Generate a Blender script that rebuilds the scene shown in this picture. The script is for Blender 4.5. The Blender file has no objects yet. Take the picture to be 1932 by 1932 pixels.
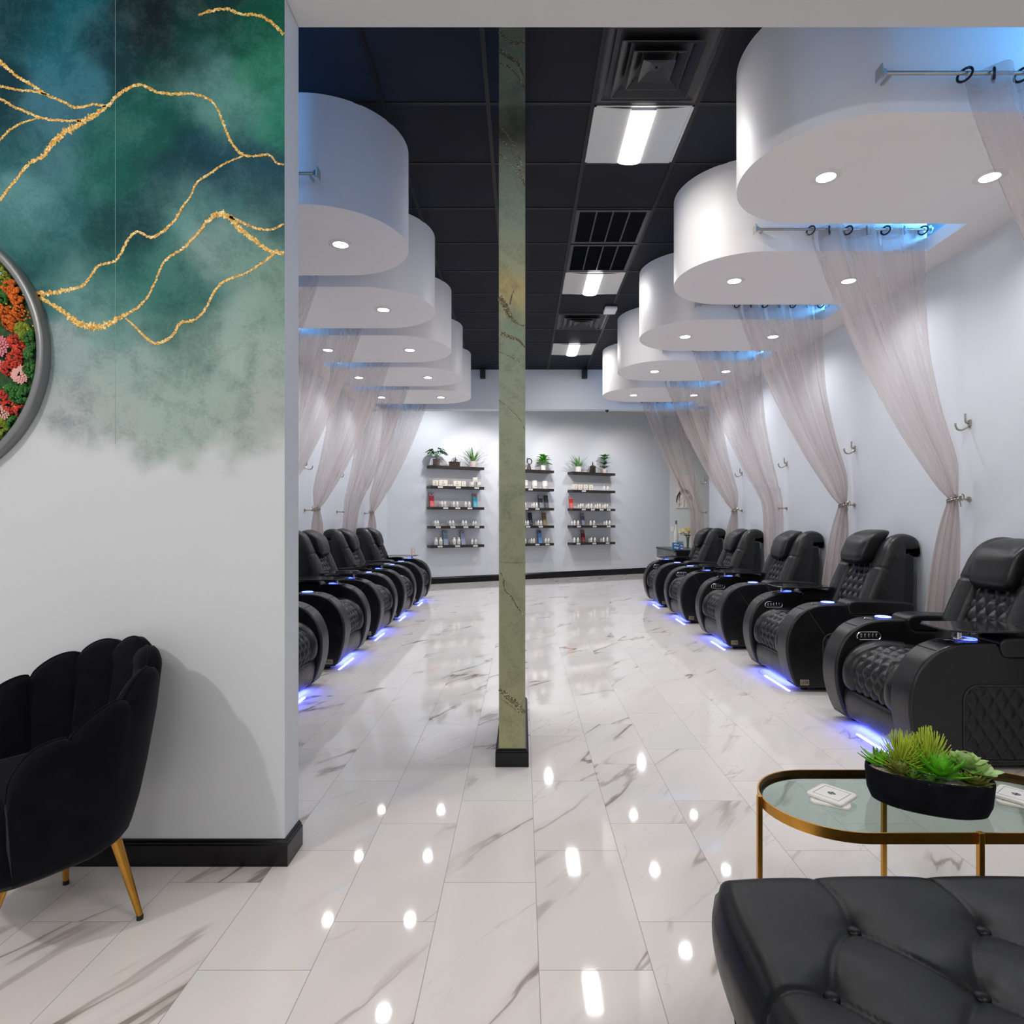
import bpy, bmesh, math, random
import numpy as np
from mathutils import Vector, Matrix, noise as mnoise

PI = math.pi
random.seed(7)
rng = np.random.RandomState(11)
S = bpy.context.scene
COL = S.collection

# ------------------------------------------------------------------ camera, world, exposure, large lights
F, VX, HY, H = 1180.0, 985.5, 984.0, 1.20          # focal in px, vanishing point, camera height (frame 1932 x 1932)
cam_d = bpy.data.cameras.new('camera')
cam = bpy.data.objects.new('camera', cam_d)
COL.objects.link(cam)
cam.location = (0, 0, H)
cam.rotation_euler = (PI / 2, 0, 0)
cam_d.sensor_width = 36
cam_d.lens = 36 * F / 1932
cam_d.shift_x = -(VX - 966) / 1932
cam_d.shift_y = (HY - 966) / 1932
cam_d.clip_start = 0.02
S.camera = cam

W = bpy.data.worlds.new('world')
S.world = W
W.use_nodes = True
W.node_tree.nodes['Background'].inputs[0].default_value = (0.75, 0.82, 0.95, 1)
W.node_tree.nodes['Background'].inputs[1].default_value = 0.05
S.view_settings.view_transform = 'Standard'
S.view_settings.look = 'None'
S.view_settings.exposure = 0.05
S.view_settings.gamma = 1
S.cycles.transparent_max_bounces = 24
S.cycles.max_bounces = 8
S.cycles.diffuse_bounces = 4
S.cycles.glossy_bounces = 4
S.cycles.sample_clamp_indirect = 4

def lamp(name, kind, loc, energy, color=(1, 1, 1), rot=(0, 0, 0), **kw):
    d = bpy.data.lights.new(name, kind)
    d.energy = energy
    d.color = color
    for k, v in kw.items():
        setattr(d, k, v)
    o = bpy.data.objects.new(name, d)
    o.location = loc
    o.rotation_euler = rot
    COL.objects.link(o)
    return o

ZC = 3.634            # ceiling
ZB = 3.00             # underside of the rounded canopies
XR, XL = 2.92, -2.50  # side walls
YW = 2.19             # front face of the lobby wall
WT = 0.135            # its thickness
XJ = -0.832           # end of the lobby wall
ZH = 3.036            # underside of the header
YCR = [3.265 + 1.41 * i for i in range(5)]
YCL = [4.06 + 1.25 * i for i in range(5)]
XCR, XCL, RC = 1.662, -1.262, 0.515
TROF = [3.64, 6.08, 8.52]

# added fill lamps for the lobby (above and behind the camera), not known fixtures
for (x, y, e) in ((-1.2, -1.3, 12), (1.6, -0.1, 30), (0.2, -2.2, 32), (-3.0, -1.8, 10)):
    lamp('lobby_fill_light', 'AREA', (x, y, 3.22), e, (1.0, 0.965, 0.93), shape='SQUARE', size=0.9)
# lobby spotlight left of the armchair (throws its soft shadow to the right)
lamp('lobby_downlight', 'POINT', (-2.5, -0.45, 2.95), 98, (1.0, 0.95, 0.9), shadow_soft_size=0.05)
# ceiling troffers over the aisle
for y in TROF:
    lamp('troffer_light', 'AREA', (0.715, y + 0.305, ZC - 0.04), 11.5, (1.0, 0.98, 0.95), shape='RECTANGLE', size=0.14, size_y=0.52)
# shelf spotlights behind the far header
for (x, y, tx, ty, e) in ((0.55, 11.3, 1.3, 13.6, 60), (-0.15, 10.9, -0.9, 12.5, 60), (1.9, 11.8, 2.6, 14.3, 35), (0.2, 11.0, 0.3, 13.1, 30)):
    p = Vector((x, y, 3.55)); t = Vector((tx, ty, 1.9))
    o = lamp('shelf_spot', 'SPOT', p, e * 1.5, (1.0, 0.87, 0.80), spot_size=math.radians(62), spot_blend=0.6, shadow_soft_size=0.035)
    o.rotation_euler = (t - p).to_track_quat('-Z', 'Y').to_euler()
for (x, y) in ((-1.3, 11.2), (0.5, 11.9), (2.4, 12.6)):  # wide fill lamps added to brighten the far room, no known fixtures
    lamp('far_room_fill', 'SPOT', (x, y, 3.66), 125, (0.95, 0.96, 1.0), spot_size=math.radians(165), spot_blend=1.0, shadow_soft_size=0.06)

# ------------------------------------------------------------------ materials
def newmat(name):
    m = bpy.data.materials.new(name)
    m.use_nodes = True
    nt = m.node_tree
    b = nt.nodes['Principled BSDF']
    return m, nt, b

def N(nt, t, **kw):
    n = nt.nodes.new(t)
    for k, v in kw.items():
        if k == 'op': n.operation = v
        else: setattr(n, k, v)
    return n

def L(nt, a, b):
    nt.links.new(a, b)

def math_n(nt, op, a, b=None, c=None, clamp=False):
    n = nt.nodes.new('ShaderNodeMath')
    n.operation = op
    n.use_clamp = clamp
    for i, v in enumerate((a, b, c)):
        if v is None: continue
        if isinstance(v, (int, float)): n.inputs[i].default_value = v
        else: nt.links.new(v, n.inputs[i])
    return n.outputs[0]

def ramp(nt, fac, stops, interp='LINEAR'):
    r = nt.nodes.new('ShaderNodeValToRGB')
    r.color_ramp.interpolation = interp
    el = r.color_ramp.elements
    while len(el) < len(stops): el.new(0.5)
    for e, (p, c) in zip(el, stops):
        e.position = p
        e.color = (c[0], c[1], c[2], 1)
    nt.links.new(fac, r.inputs[0])
    return r.outputs[0]

def mixc(nt, fac, a, b, mode='MIX'):
    n = nt.nodes.new('ShaderNodeMix')
    n.data_type = 'RGBA'
    n.blend_type = mode
    for s, v in ((0, fac), (6, a), (7, b)):
        if isinstance(v, (int, float)): n.inputs[s].default_value = v
        elif isinstance(v, tuple): n.inputs[s].default_value = (v[0], v[1], v[2], 1)
        else: nt.links.new(v, n.inputs[s])
    return n.outputs[2]

def noise_n(nt, vec, scale, detail=4, rough=0.5, dist=0.0):
    n = nt.nodes.new('ShaderNodeTexNoise')
    n.inputs['Scale'].default_value = scale
    n.inputs['Detail'].default_value = detail
    n.inputs['Roughness'].default_value = rough
    n.inputs['Distortion'].default_value = dist
    if vec is not None: nt.links.new(vec, n.inputs['Vector'])
    return n

def objco(nt):
    return nt.nodes.new('ShaderNodeTexCoord').outputs['Object']

def simple(name, col, rough=0.5, metal=0.0, spec=0.5, bump=0.0, bscale=200.0, var=0.0, vscale=8.0, coat=0.0, sheen=0.0):
    m, nt, b = newmat(name)
    b.inputs['Base Color'].default_value = (*col, 1)
    b.inputs['Roughness'].default_value = rough
    b.inputs['Metallic'].default_value = metal
    b.inputs['Specular IOR Level'].default_value = spec
    b.inputs['Coat Weight'].default_value = coat
    if sheen:
        b.inputs['Sheen Weight'].default_value = sheen
        b.inputs['Sheen Roughness'].default_value = 0.4
    co = objco(nt)
    if var:
        n = noise_n(nt, co, vscale, 4)
        a = tuple(max(0, c * (1 - var)) for c in col)
        c = tuple(min(1, c * (1 + var)) for c in col)
        L(nt, ramp(nt, n.outputs[0], [(0.3, a), (0.7, c)]), b.inputs['Base Color'])
    if bump:
        n = noise_n(nt, co, bscale, 3)
        bp = nt.nodes.new('ShaderNodeBump')
        bp.inputs['Strength'].default_value = bump
        bp.inputs['Distance'].default_value = 0.002
        L(nt, n.outputs[0], bp.inputs['Height'])
        L(nt, bp.outputs[0], b.inputs['Normal'])
    return m

def emis(name, col, strength, base=(0.8, 0.8, 0.8)):
    m, nt, b = newmat(name)
    b.inputs['Base Color'].default_value = (*base, 1)
    b.inputs['Emission Color'].default_value = (*col, 1)
    b.inputs['Emission Strength'].default_value = strength
    return m

M = {}
M['wall'] = simple('painted_wall', (0.65, 0.68, 0.725), 0.55, bump=0.15, bscale=350, var=0.012, vscale=3)
M['canopy'] = simple('painted_canopy', (0.86, 0.825, 0.81), 0.45, bump=0.12, bscale=400, var=0.01)
M['header'] = simple('painted_header', (0.68, 0.67, 0.65), 0.5, bump=0.1, bscale=350)
M['black_gloss'] = simple('glossy_black_paint', (0.004, 0.004, 0.005), 0.25, spec=0.35, var=0.2)
M['ceil'] = simple('black_ceiling_tile', (0.0065, 0.0075, 0.013), 0.65, spec=0.16, bump=0.3, bscale=260, var=0.25, vscale=2.5)
M['tbar'] = simple('black_ceiling_grid', (0.001, 0.001, 0.0015), 0.4, spec=0.2)
M['vent'] = simple('black_vent_metal', (0.009, 0.0095, 0.012), 0.3, spec=0.4)
M['vent2'] = simple('dark_vent_recess', (0.012, 0.014, 0.012), 0.6, var=0.4, vscale=30)
M['steel'] = simple('brushed_steel', (0.55, 0.52, 0.48), 0.28, 1.0, var=0.1)
M['nickel'] = simple('aged_nickel', (0.42, 0.37, 0.31), 0.3, 1.0, var=0.15)
M['ring'] = simple('dark_grommet', (0.02, 0.022, 0.03), 0.3, 0.6)
M['gold'] = simple('brushed_gold', (0.60, 0.30, 0.055), 0.33, 1.0, var=0.1, vscale=30)
M['golddark'] = simple('bronze_inner_rim', (0.14, 0.085, 0.04), 0.3, 1.0, var=0.15, vscale=20)
M['white'] = simple('white_plastic', (0.78, 0.78, 0.76), 0.4)
M['whitegloss'] = simple('white_ceramic', (0.82, 0.80, 0.76), 0.25, var=0.03)
M['cream'] = simple('cream_carton', (0.80, 0.76, 0.66), 0.55, var=0.03, vscale=60)
M['ink'] = simple('grey_print', (0.16, 0.17, 0.18), 0.6)
M['navy'] = simple('navy_print', (0.01, 0.02, 0.06), 0.5)
M['greyline'] = simple('grey_border_print', (0.25, 0.25, 0.32), 0.5)
M['wood'] = simple('dark_brown_shelf', (0.022, 0.017, 0.015), 0.4, var=0.3, vscale=20)
M['bronze'] = simple('dark_bronze', (0.045, 0.03, 0.022), 0.35, 0.4, var=0.3, vscale=40)
M['cup'] = simple('black_cup_well', (0.02, 0.02, 0.03), 0.2, 0.5)
M['traygloss'] = simple('black_glossy_tray', (0.012, 0.013, 0.016), 0.09, 0.0)
M['desk'] = simple('grey_desk_laminate', (0.10, 0.11, 0.115), 0.25, var=0.08)
M['deskblack'] = simple('black_desk_front', (0.006, 0.006, 0.007), 0.3)
M['chrome'] = simple('chrome', (0.75, 0.75, 0.76), 0.12, 1.0)
M['blueled'] = emis('blue_led', (0.05, 0.09, 1.0), 5)
M['ledstrip'] = emis('blue_white_led', (0.10, 0.14, 1.0), 13)
M['lens'] = emis('bright_lens', (1.0, 0.985, 0.96), 14)
M['tube'] = emis('troffer_diffuser', (1.0, 0.985, 0.96), 7.5)
M['troffer'] = simple('white_troffer_pan', (0.55, 0.55, 0.52), 0.4)
M['black'] = simple('matte_black', (0.012, 0.012, 0.014), 0.5)

def leather_mat(name, col=(0.016, 0.016, 0.018), rough=0.36, wr=0.35, spec=0.42):
    m, nt, b = newmat(name)
    co = objco(nt)
    n1 = noise_n(nt, co, 14, 6, 0.62, 0.8)
    L(nt, ramp(nt, n1.outputs[0], [(0.3, tuple(c * 0.75 for c in col)), (0.75, tuple(c * 1.35 for c in col))]), b.inputs['Base Color'])
    L(nt, ramp(nt, n1.outputs[0], [(0.25, (rough - 0.06,) * 3), (0.75, (rough + 0.08,) * 3)]), b.inputs['Roughness'])
    n2 = noise_n(nt, co, 16, 3, 0.5, 0.5)
    n3 = noise_n(nt, co, 420, 2)
    h = math_n(nt, 'ADD', math_n(nt, 'MULTIPLY', n2.outputs[0], 1.0), math_n(nt, 'MULTIPLY', n3.outputs[0], 0.12))
    bp = nt.nodes.new('ShaderNodeBump')
    bp.inputs['Strength'].default_value = wr
    bp.inputs['Distance'].default_value = 0.006
    L(nt, h, bp.inputs['Height'])
    L(nt, bp.outputs[0], b.inputs['Normal'])
    b.inputs['Specular IOR Level'].default_value = spec
    return m

M['leather'] = leather_mat('black_leather', (0.0085, 0.0085, 0.0095), 0.31, 0.50)
M['leather_s'] = leather_mat('smooth_black_leather', (0.0055, 0.0055, 0.0065), 0.33, 0.035)
M['vinyl'] = leather_mat('black_ottoman_vinyl', (0.0042, 0.0046, 0.0060), 0.36, 0.03, 0.2)
M['stitch'] = simple('black_stitching', (0.010, 0.010, 0.011), 0.55)
M['velvet'] = simple('black_velvet', (0.003, 0.0034, 0.006), 0.9, spec=0.1, bump=0.2, bscale=500, var=0.45, vscale=14, sheen=0.05)

def floor_mat():
    m, nt, b = newmat('marble_floor_tiles')
    co = objco(nt)
    sep = nt.nodes.new('ShaderNodeSeparateXYZ')
    L(nt, co, sep.inputs[0])
    X, Y = sep.outputs[0], sep.outputs[1]
    u = math_n(nt, 'DIVIDE', math_n(nt, 'SUBTRACT', X, 0.0443), 0.3048)
    ci = math_n(nt, 'FLOOR', u)
    fu = math_n(nt, 'SUBTRACT', u, ci)
    v = math_n(nt, 'DIVIDE', math_n(nt, 'SUBTRACT', math_n(nt, 'SUBTRACT', Y, 2.282), math_n(nt, 'MULTIPLY', ci, 0.2032)), 0.6096)
    ri = math_n(nt, 'FLOOR', v)
    fv = math_n(nt, 'SUBTRACT', v, ri)
    du = math_n(nt, 'MULTIPLY', math_n(nt, 'MINIMUM', fu, math_n(nt, 'SUBTRACT', 1.0, fu)), 0.3048)
    dv = math_n(nt, 'MULTIPLY', math_n(nt, 'MINIMUM', fv, math_n(nt, 'SUBTRACT', 1.0, fv)), 0.6096)
    d = math_n(nt, 'MINIMUM', du, dv)
    joint = math_n(nt, 'LESS_THAN', d, 0.0011)
    cell = nt.nodes.new('ShaderNodeCombineXYZ')
    L(nt, ci, cell.inputs[0]); L(nt, ri, cell.inputs[1])
    wn = nt.nodes.new('ShaderNodeTexWhiteNoise')
    wn.noise_dimensions = '3D'
    L(nt, cell.outputs[0], wn.inputs['Vector'])
    # veins run diagonally, each tile cut from its own piece
    off = nt.nodes.new('ShaderNodeVectorMath'); off.operation = 'SCALE'
    L(nt, wn.outputs['Color'], off.inputs[0]); off.inputs['Scale'].default_value = 17.0
    add = nt.nodes.new('ShaderNodeVectorMath'); add.operation = 'ADD'
    L(nt, co, add.inputs[0]); L(nt, off.outputs[0], add.inputs[1])
    mp = nt.nodes.new('ShaderNodeMapping')
    mp.inputs['Rotation'].default_value = (0, 0, -0.95)
    L(nt, add.outputs[0], mp.inputs['Vector'])
    mp2 = nt.nodes.new('ShaderNodeMapping'); mp2.inputs['Scale'].default_value = (0.50, 2.3, 1.0)
    L(nt, mp.outputs[0], mp2.inputs['Vector'])
    vec = mp2.outputs[0]
    n1 = noise_n(nt, vec, 1.0, 5, 0.50, 0.35)
    a1 = math_n(nt, 'ABSOLUTE', math_n(nt, 'SUBTRACT', n1.outputs[0], 0.5))
    n1b = noise_n(nt, vec, 2.0, 5, 0.52, 0.5)
    a2 = math_n(nt, 'ABSOLUTE', math_n(nt, 'SUBTRACT', n1b.outputs[0], 0.47))
    pres = noise_n(nt, vec, 1.4, 2)
    thin = ramp(nt, a1, [(0.0, (1, 1, 1)), (0.005, (0.8, 0.8, 0.8)), (0.012, (0, 0, 0))])
    soft = ramp(nt, a1, [(0.0, (1, 1, 1)), (0.05, (0, 0, 0))])
    thin2 = ramp(nt, a2, [(0.0, (1, 1, 1)), (0.007, (0, 0, 0))])
    p1 = ramp(nt, pres.outputs[0], [(0.50, (0, 0, 0)), (0.62, (1, 1, 1))])
    p2 = ramp(nt, pres.outputs[0], [(0.36, (1, 1, 1)), (0.5, (0, 0, 0))])
    base_n = noise_n(nt, vec, 0.8, 3)
    base = ramp(nt, base_n.outputs[0], [(0.3, (0.72, 0.675, 0.65)), (0.5, (0.78, 0.73, 0.70)), (0.72, (0.72, 0.71, 0.68))])
    c = mixc(nt, math_n(nt, 'MULTIPLY', math_n(nt, 'MULTIPLY', soft, p1), 0.26), base, (0.38, 0.335, 0.29))
    c = mixc(nt, math_n(nt, 'MULTIPLY', math_n(nt, 'MULTIPLY', thin, p1), 0.72), c, (0.13, 0.09, 0.062))
    c = mixc(nt, math_n(nt, 'MULTIPLY', math_n(nt, 'MULTIPLY', thin2, p2), 0.34), c, (0.27, 0.23, 0.21))
    c = mixc(nt, math_n(nt, 'MULTIPLY', joint, 0.8), c, (0.22, 0.20, 0.185))
    L(nt, c, b.inputs['Base Color'])
    L(nt, math_n(nt, 'ADD', math_n(nt, 'MULTIPLY', joint, 0.5), 0.045), b.inputs['Roughness'])
    b.inputs['Specular IOR Level'].default_value = 0.5
    return m
M['floor'] = floor_mat()

def sheer_mat():
    m, nt, b = newmat('sheer_curtain_fabric')
    out = nt.nodes['Material Output']
    nt.nodes.remove(b)
    co = objco(nt)
    d = nt.nodes.new('ShaderNodeBsdfDiffuse'); d.inputs[0].default_value = (0.50, 0.43, 0.41, 1)
    t = nt.nodes.new('ShaderNodeBsdfTranslucent'); t.inputs[0].default_value = (0.62, 0.54, 0.52, 1)
    tr = nt.nodes.new('ShaderNodeBsdfTransparent')
    tr.inputs[0].default_value = (0.97, 0.95, 0.94, 1)
    m1 = nt.nodes.new('ShaderNodeMixShader'); m1.inputs[0].default_value = 0.45
    L(nt, d.outputs[0], m1.inputs[1]); L(nt, t.outputs[0], m1.inputs[2])
    aa = nt.nodes.new('ShaderNodeAttribute'); aa.attribute_name = 'across'
    mp = nt.nodes.new('ShaderNodeMapping'); mp.inputs['Scale'].default_value = (9, 0.5, 1.0)
    L(nt, aa.outputs['Vector'], mp.inputs['Vector'])
    n = noise_n(nt, mp.outputs[0], 1.0, 2, 0.5)
    at = nt.nodes.new('ShaderNodeAttribute'); at.attribute_name = 'gather'
    w = math_n(nt, 'ADD', math_n(nt, 'MULTIPLY', math_n(nt, 'SUBTRACT', n.outputs[0], 0.5), 0.62), 0.38)
    w = math_n(nt, 'ADD', w, math_n(nt, 'MULTIPLY', at.outputs['Fac'], 0.5), clamp=True)
    m2 = nt.nodes.new('ShaderNodeMixShader')
    L(nt, w, m2.inputs[0])
    L(nt, tr.outputs[0], m2.inputs[1]); L(nt, m1.outputs[0], m2.inputs[2])
    L(nt, m2.outputs[0], out.inputs['Surface'])
    return m
M['sheer'] = sheer_mat()

def glass_mat(name, col, rough=0.03, tr=0.75):
    m, nt, b = newmat(name)
    out = nt.nodes['Material Output']
    nt.nodes.remove(b)
    g = nt.nodes.new('ShaderNodeBsdfGlossy'); g.inputs['Roughness'].default_value = rough
    g.inputs[0].default_value = (0.9, 0.95, 0.93, 1)
    t = nt.nodes.new('ShaderNodeBsdfTransparent'); t.inputs[0].default_value = (*col, 1)
    f = nt.nodes.new('ShaderNodeFresnel'); f.inputs[0].default_value = 1.5
    mx = nt.nodes.new('ShaderNodeMixShader')
    geo = nt.nodes.new('ShaderNodeNewGeometry')
    ff = math_n(nt, 'MULTIPLY', f.outputs[0], math_n(nt, 'SUBTRACT', 1.0, geo.outputs['Backfacing']))
    L(nt, ff, mx.inputs[0]); L(nt, t.outputs[0], mx.inputs[1]); L(nt, g.outputs[0], mx.inputs[2])
    L(nt, mx.outputs[0], out.inputs['Surface'])
    return m
M['smoked'] = glass_mat('smoked_green_glass', (0.70, 0.79, 0.755))
M['clear'] = glass_mat('clear_glass', (0.93, 0.95, 0.94))

def gold_leaf_mat():
    m, nt, b = newmat('gold_leaf_print')
    co = objco(nt)
    v = nt.nodes.new('ShaderNodeTexVoronoi'); v.inputs['Scale'].default_value = 170
    L(nt, co, v.inputs['Vector'])
    sp = nt.nodes.new('ShaderNodeSeparateColor'); L(nt, v.outputs['Color'], sp.inputs[0])
    L(nt, ramp(nt, sp.outputs[0], [(0.0, (0.45, 0.20, 0.02)), (0.4, (0.75, 0.40, 0.05)), (0.75, (0.88, 0.60, 0.15)), (1.0, (0.95, 0.85, 0.50))]), b.inputs['Base Color'])
    b.inputs['Roughness'].default_value = 0.5
    return m
M['goldleaf'] = gold_leaf_mat()

def glitter_mat():
    m, nt, b = newmat('dark_glitter_vein')
    co = objco(nt)
    v = nt.nodes.new('ShaderNodeTexVoronoi'); v.inputs['Scale'].default_value = 260
    L(nt, co, v.inputs['Vector'])
    sp = nt.nodes.new('ShaderNodeSeparateColor'); L(nt, v.outputs['Color'], sp.inputs[0])
    L(nt, ramp(nt, sp.outputs[0], [(0.0, (0.05, 0.045, 0.02)), (0.55, (0.12, 0.10, 0.05)), (0.85, (0.30, 0.22, 0.11)), (1.0, (0.7, 0.6, 0.4))]), b.inputs['Base Color'])
    b.inputs['Roughness'].default_value = 0.5
    return m
M['glitter'] = glitter_mat()

def mural_mat():
    m, nt, b = newmat('mural_wallpaper')
    co = objco(nt)
    at = nt.nodes.new('ShaderNodeAttribute'); at.attribute_name = 'Col'
    am = nt.nodes.new('ShaderNodeAttribute'); am.attribute_name = 'amt'
    n1 = noise_n(nt, co, 9, 8, 0.68, 0.4)
    n2 = noise_n(nt, co, 90, 4, 0.7)
    s = math_n(nt, 'ADD', math_n(nt, 'MULTIPLY', n1.outputs[0], 0.75), math_n(nt, 'MULTIPLY', n2.outputs[0], 0.30))
    k = ramp(nt, s, [(0.34, (0.58, 0.63, 0.64)), (0.54, (1, 1, 1)), (0.74, (1.0, 1.0, 1.0))])
    k2 = ramp(nt, s, [(0.50, (0, 0, 0)), (0.85, (0.05, 0.075, 0.075))])
    c = mixc(nt, 1.0, at.outputs['Color'], k, 'MULTIPLY')
    c = mixc(nt, 1.0, c, k2, 'ADD')
    c = mixc(nt, am.outputs['Fac'], at.outputs['Color'], c)
    L(nt, c, b.inputs['Base Color'])
    b.inputs['Specular IOR Level'].default_value = 0.15
    b.inputs['Roughness'].default_value = 0.6
    return m
M['mural'] = mural_mat()

def pillar_mat():
    m, nt, b = newmat('sage_marble_wallpaper')
    co = objco(nt)
    sep = nt.nodes.new('ShaderNodeSeparateXYZ'); L(nt, co, sep.inputs[0])
    n = noise_n(nt, co, 5, 7, 0.62, 1.4)
    n2 = noise_n(nt, co, 60, 3)
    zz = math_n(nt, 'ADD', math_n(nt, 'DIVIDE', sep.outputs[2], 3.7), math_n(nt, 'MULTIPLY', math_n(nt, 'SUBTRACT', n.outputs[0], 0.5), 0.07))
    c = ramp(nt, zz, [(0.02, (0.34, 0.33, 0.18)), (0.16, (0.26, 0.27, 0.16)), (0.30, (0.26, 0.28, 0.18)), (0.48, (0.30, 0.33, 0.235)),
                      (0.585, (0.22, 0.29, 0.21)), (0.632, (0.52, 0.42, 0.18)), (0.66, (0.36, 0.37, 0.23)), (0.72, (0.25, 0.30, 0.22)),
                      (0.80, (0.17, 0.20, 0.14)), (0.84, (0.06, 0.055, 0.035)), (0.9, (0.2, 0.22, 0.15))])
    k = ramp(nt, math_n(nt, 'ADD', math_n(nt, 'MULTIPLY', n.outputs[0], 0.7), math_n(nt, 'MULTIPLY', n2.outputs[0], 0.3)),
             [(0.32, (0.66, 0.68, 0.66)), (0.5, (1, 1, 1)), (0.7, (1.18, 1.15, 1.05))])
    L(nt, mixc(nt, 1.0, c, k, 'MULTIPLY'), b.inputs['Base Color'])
    b.inputs['Roughness'].default_value = 0.4
    return m
M['pillar'] = pillar_mat()

# ------------------------------------------------------------------ mesh helpers
class MB:
    def __init__(s):
        s.v = []; s.f = []; s.n = 0
    def add(s, vs, fs):
        vs = np.asarray(vs, float).reshape(-1, 3)
        s.v.append(vs)
        o = s.n
        s.f.extend([tuple(i + o for i in f) for f in fs])
        s.n += len(vs)
        return s
    def box(s, a, b, taper=None):
        x0, y0, z0 = a; x1, y1, z1 = b
        s.add([(x0, y0, z0), (x1, y0, z0), (x1, y1, z0), (x0, y1, z0), (x0, y0, z1), (x1, y0, z1), (x1, y1, z1), (x0, y1, z1)],
              [(0, 3, 2, 1), (4, 5, 6, 7), (0, 1, 5, 4), (1, 2, 6, 5), (2, 3, 7, 6), (3, 0, 4, 7)])
        return s
    def grid(s, P, closed_u=False, closed_v=False, flip=False):
        P = np.asarray(P, float)
        nu, nv = P.shape[:2]
        fs = []
        for i in range(nu if closed_u else nu - 1):
            for j in range(nv if closed_v else nv - 1):
                a = i * nv + j; b_ = ((i + 1) % nu) * nv + j
                c = ((i + 1) % nu) * nv + (j + 1) % nv; d = i * nv + (j + 1) % nv
                fs.append((a, d, c, b_) if flip else (a, b_, c, d))
        s.add(P.reshape(-1, 3), fs)
        return s
    def tube(s, path, r, n=8, closed=False, cap=True):
        path = np.asarray(path, float)
        m = len(path)
        rr = np.full(m, r, float) if np.isscalar(r) else np.asarray(r, float)
        T = np.zeros_like(path)
        for i in range(m):
            a = path[(i - 1) % m] if (closed or i > 0) else path[i]
            b = path[(i + 1) % m] if (closed or i < m - 1) else path[i]
            t = b - a
            T[i] = t / (np.linalg.norm(t) + 1e-12)
        up = np.array([0, 0, 1.0]) if abs(T[0][2]) < 0.9 else np.array([1.0, 0, 0])
        u = np.cross(T[0], up); u /= np.linalg.norm(u)
        P = np.zeros((m, n, 3))
        for i in range(m):
            u = u - T[i] * np.dot(u, T[i]); u /= (np.linalg.norm(u) + 1e-12)
            w = np.cross(T[i], u)
            for k in range(n):
                an = 2 * PI * k / n
                P[i, k] = path[i] + rr[i] * (math.cos(an) * u + math.sin(an) * w)
        o = s.n
        s.grid(P, closed_u=closed, closed_v=True)
        if cap and not closed:
            s.f.append(tuple(o + k for k in range(n)))
            s.f.append(tuple(o + (m - 1) * n + k for k in reversed(range(n))))
        return s
    def cyl(s, c, r, h, n=24, r2=None, axis='z'):
        r2 = r if r2 is None else r2
        vs = []
        for zz, ra in ((0, r), (h, r2)):
            for k in range(n):
                a = 2 * PI * k / n
                p = (ra * math.cos(a), ra * math.sin(a), zz)
                if axis == 'x': p = (p[2], p[0], p[1])
                if axis == 'y': p = (p[1], p[2], p[0])
                vs.append((c[0] + p[0], c[1] + p[1], c[2] + p[2]))
        fs = [(k, (k + 1) % n, n + (k + 1) % n, n + k) for k in range(n)]
        fs += [tuple(reversed(range(n))), tuple(range(n, 2 * n))]
        s.add(vs, fs)
        return s
    def lathe(s, prof, c=(0, 0, 0), n=24, sx=1, sy=1):
        prof = np.asarray(prof, float)
        P = np.zeros((len(prof), n, 3))
        for i, (r, z) in enumerate(prof):
            for k in range(n):
                a = 2 * PI * k / n
                P[i, k] = (c[0] + sx * r * math.cos(a), c[1] + sy * r * math.sin(a), c[2] + z)
        s.grid(P, closed_v=True, flip=True)
        return s
    def prism(s, poly, z0, z1, axis='z'):
        n = len(poly)
        vs = []
        for z in (z0, z1):
            for (a, b) in poly:
                vs.append((a, b, z) if axis == 'z' else ((a, z, b) if axis == 'y' else (z, a, b)))
        fs = [(k, (k + 1) % n, n + (k + 1) % n, n + k) for k in range(n)]
        fs += [tuple(reversed(range(n))), tuple(range(n, 2 * n))]
        s.add(vs, fs)
        return s
    def ball(s, c, r, n=10, m=7):
        r = np.ones(3) * r
        P = np.zeros((m, n, 3))
        for i in range(m):
            t = PI * (i + 0.02) / (m - 0.96)
            for k in range(n):
                a = 2 * PI * k / n
                P[i, k] = (c[0] + r[0] * math.sin(t) * math.cos(a), c[1] + r[1] * math.sin(t) * math.sin(a), c[2] + r[2] * math.cos(t))
        s.grid(P, closed_v=True, flip=False)
        return s
    def xf(s, mat):
        mat = np.array(mat)
        for i, v in enumerate(s.v):
            s.v[i] = v @ mat[:3, :3].T + mat[:3, 3]
        return s
    def build(s, name, mat, parent=None, smooth=True, angle=38, bevel=0, bseg=2, loc=None, rotz=0):
        me = bpy.data.meshes.new(name)
        V = np.concatenate(s.v) if s.v else np.zeros((0, 3))
        me.from_pydata(V.tolist(), [], s.f)
        me.update()
        bm = bmesh.new(); bm.from_mesh(me)
        bmesh.ops.recalc_face_normals(bm, faces=bm.faces)
        bm.to_mesh(me); bm.free()
        if smooth:
            me.polygons.foreach_set('use_smooth', [True] * len(me.polygons))
            me.set_sharp_from_angle(angle=math.radians(angle))
        if mat is not None:
            me.materials.append(mat if not isinstance(mat, str) else M[mat])
        o = bpy.data.objects.new(name, me)
        COL.objects.link(o)
        if loc is not None: o.location = loc
        o.rotation_euler[2] = rotz
        if parent is not None: o.parent = parent
        if bevel:
            bv = o.modifiers.new('bevel', 'BEVEL')
            bv.width = bevel; bv.segments = bseg; bv.limit_method = 'ANGLE'; bv.angle_limit = math.radians(40)
            bv.harden_normals = False
        return o

def tag(o, label, cat, group=None, kind=None):
    o['label'] = label; o['category'] = cat
    if group: o['group'] = group
    if kind: o['kind'] = kind
    return o

def struct(o):
    o['kind'] = 'structure'
    return o

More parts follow.
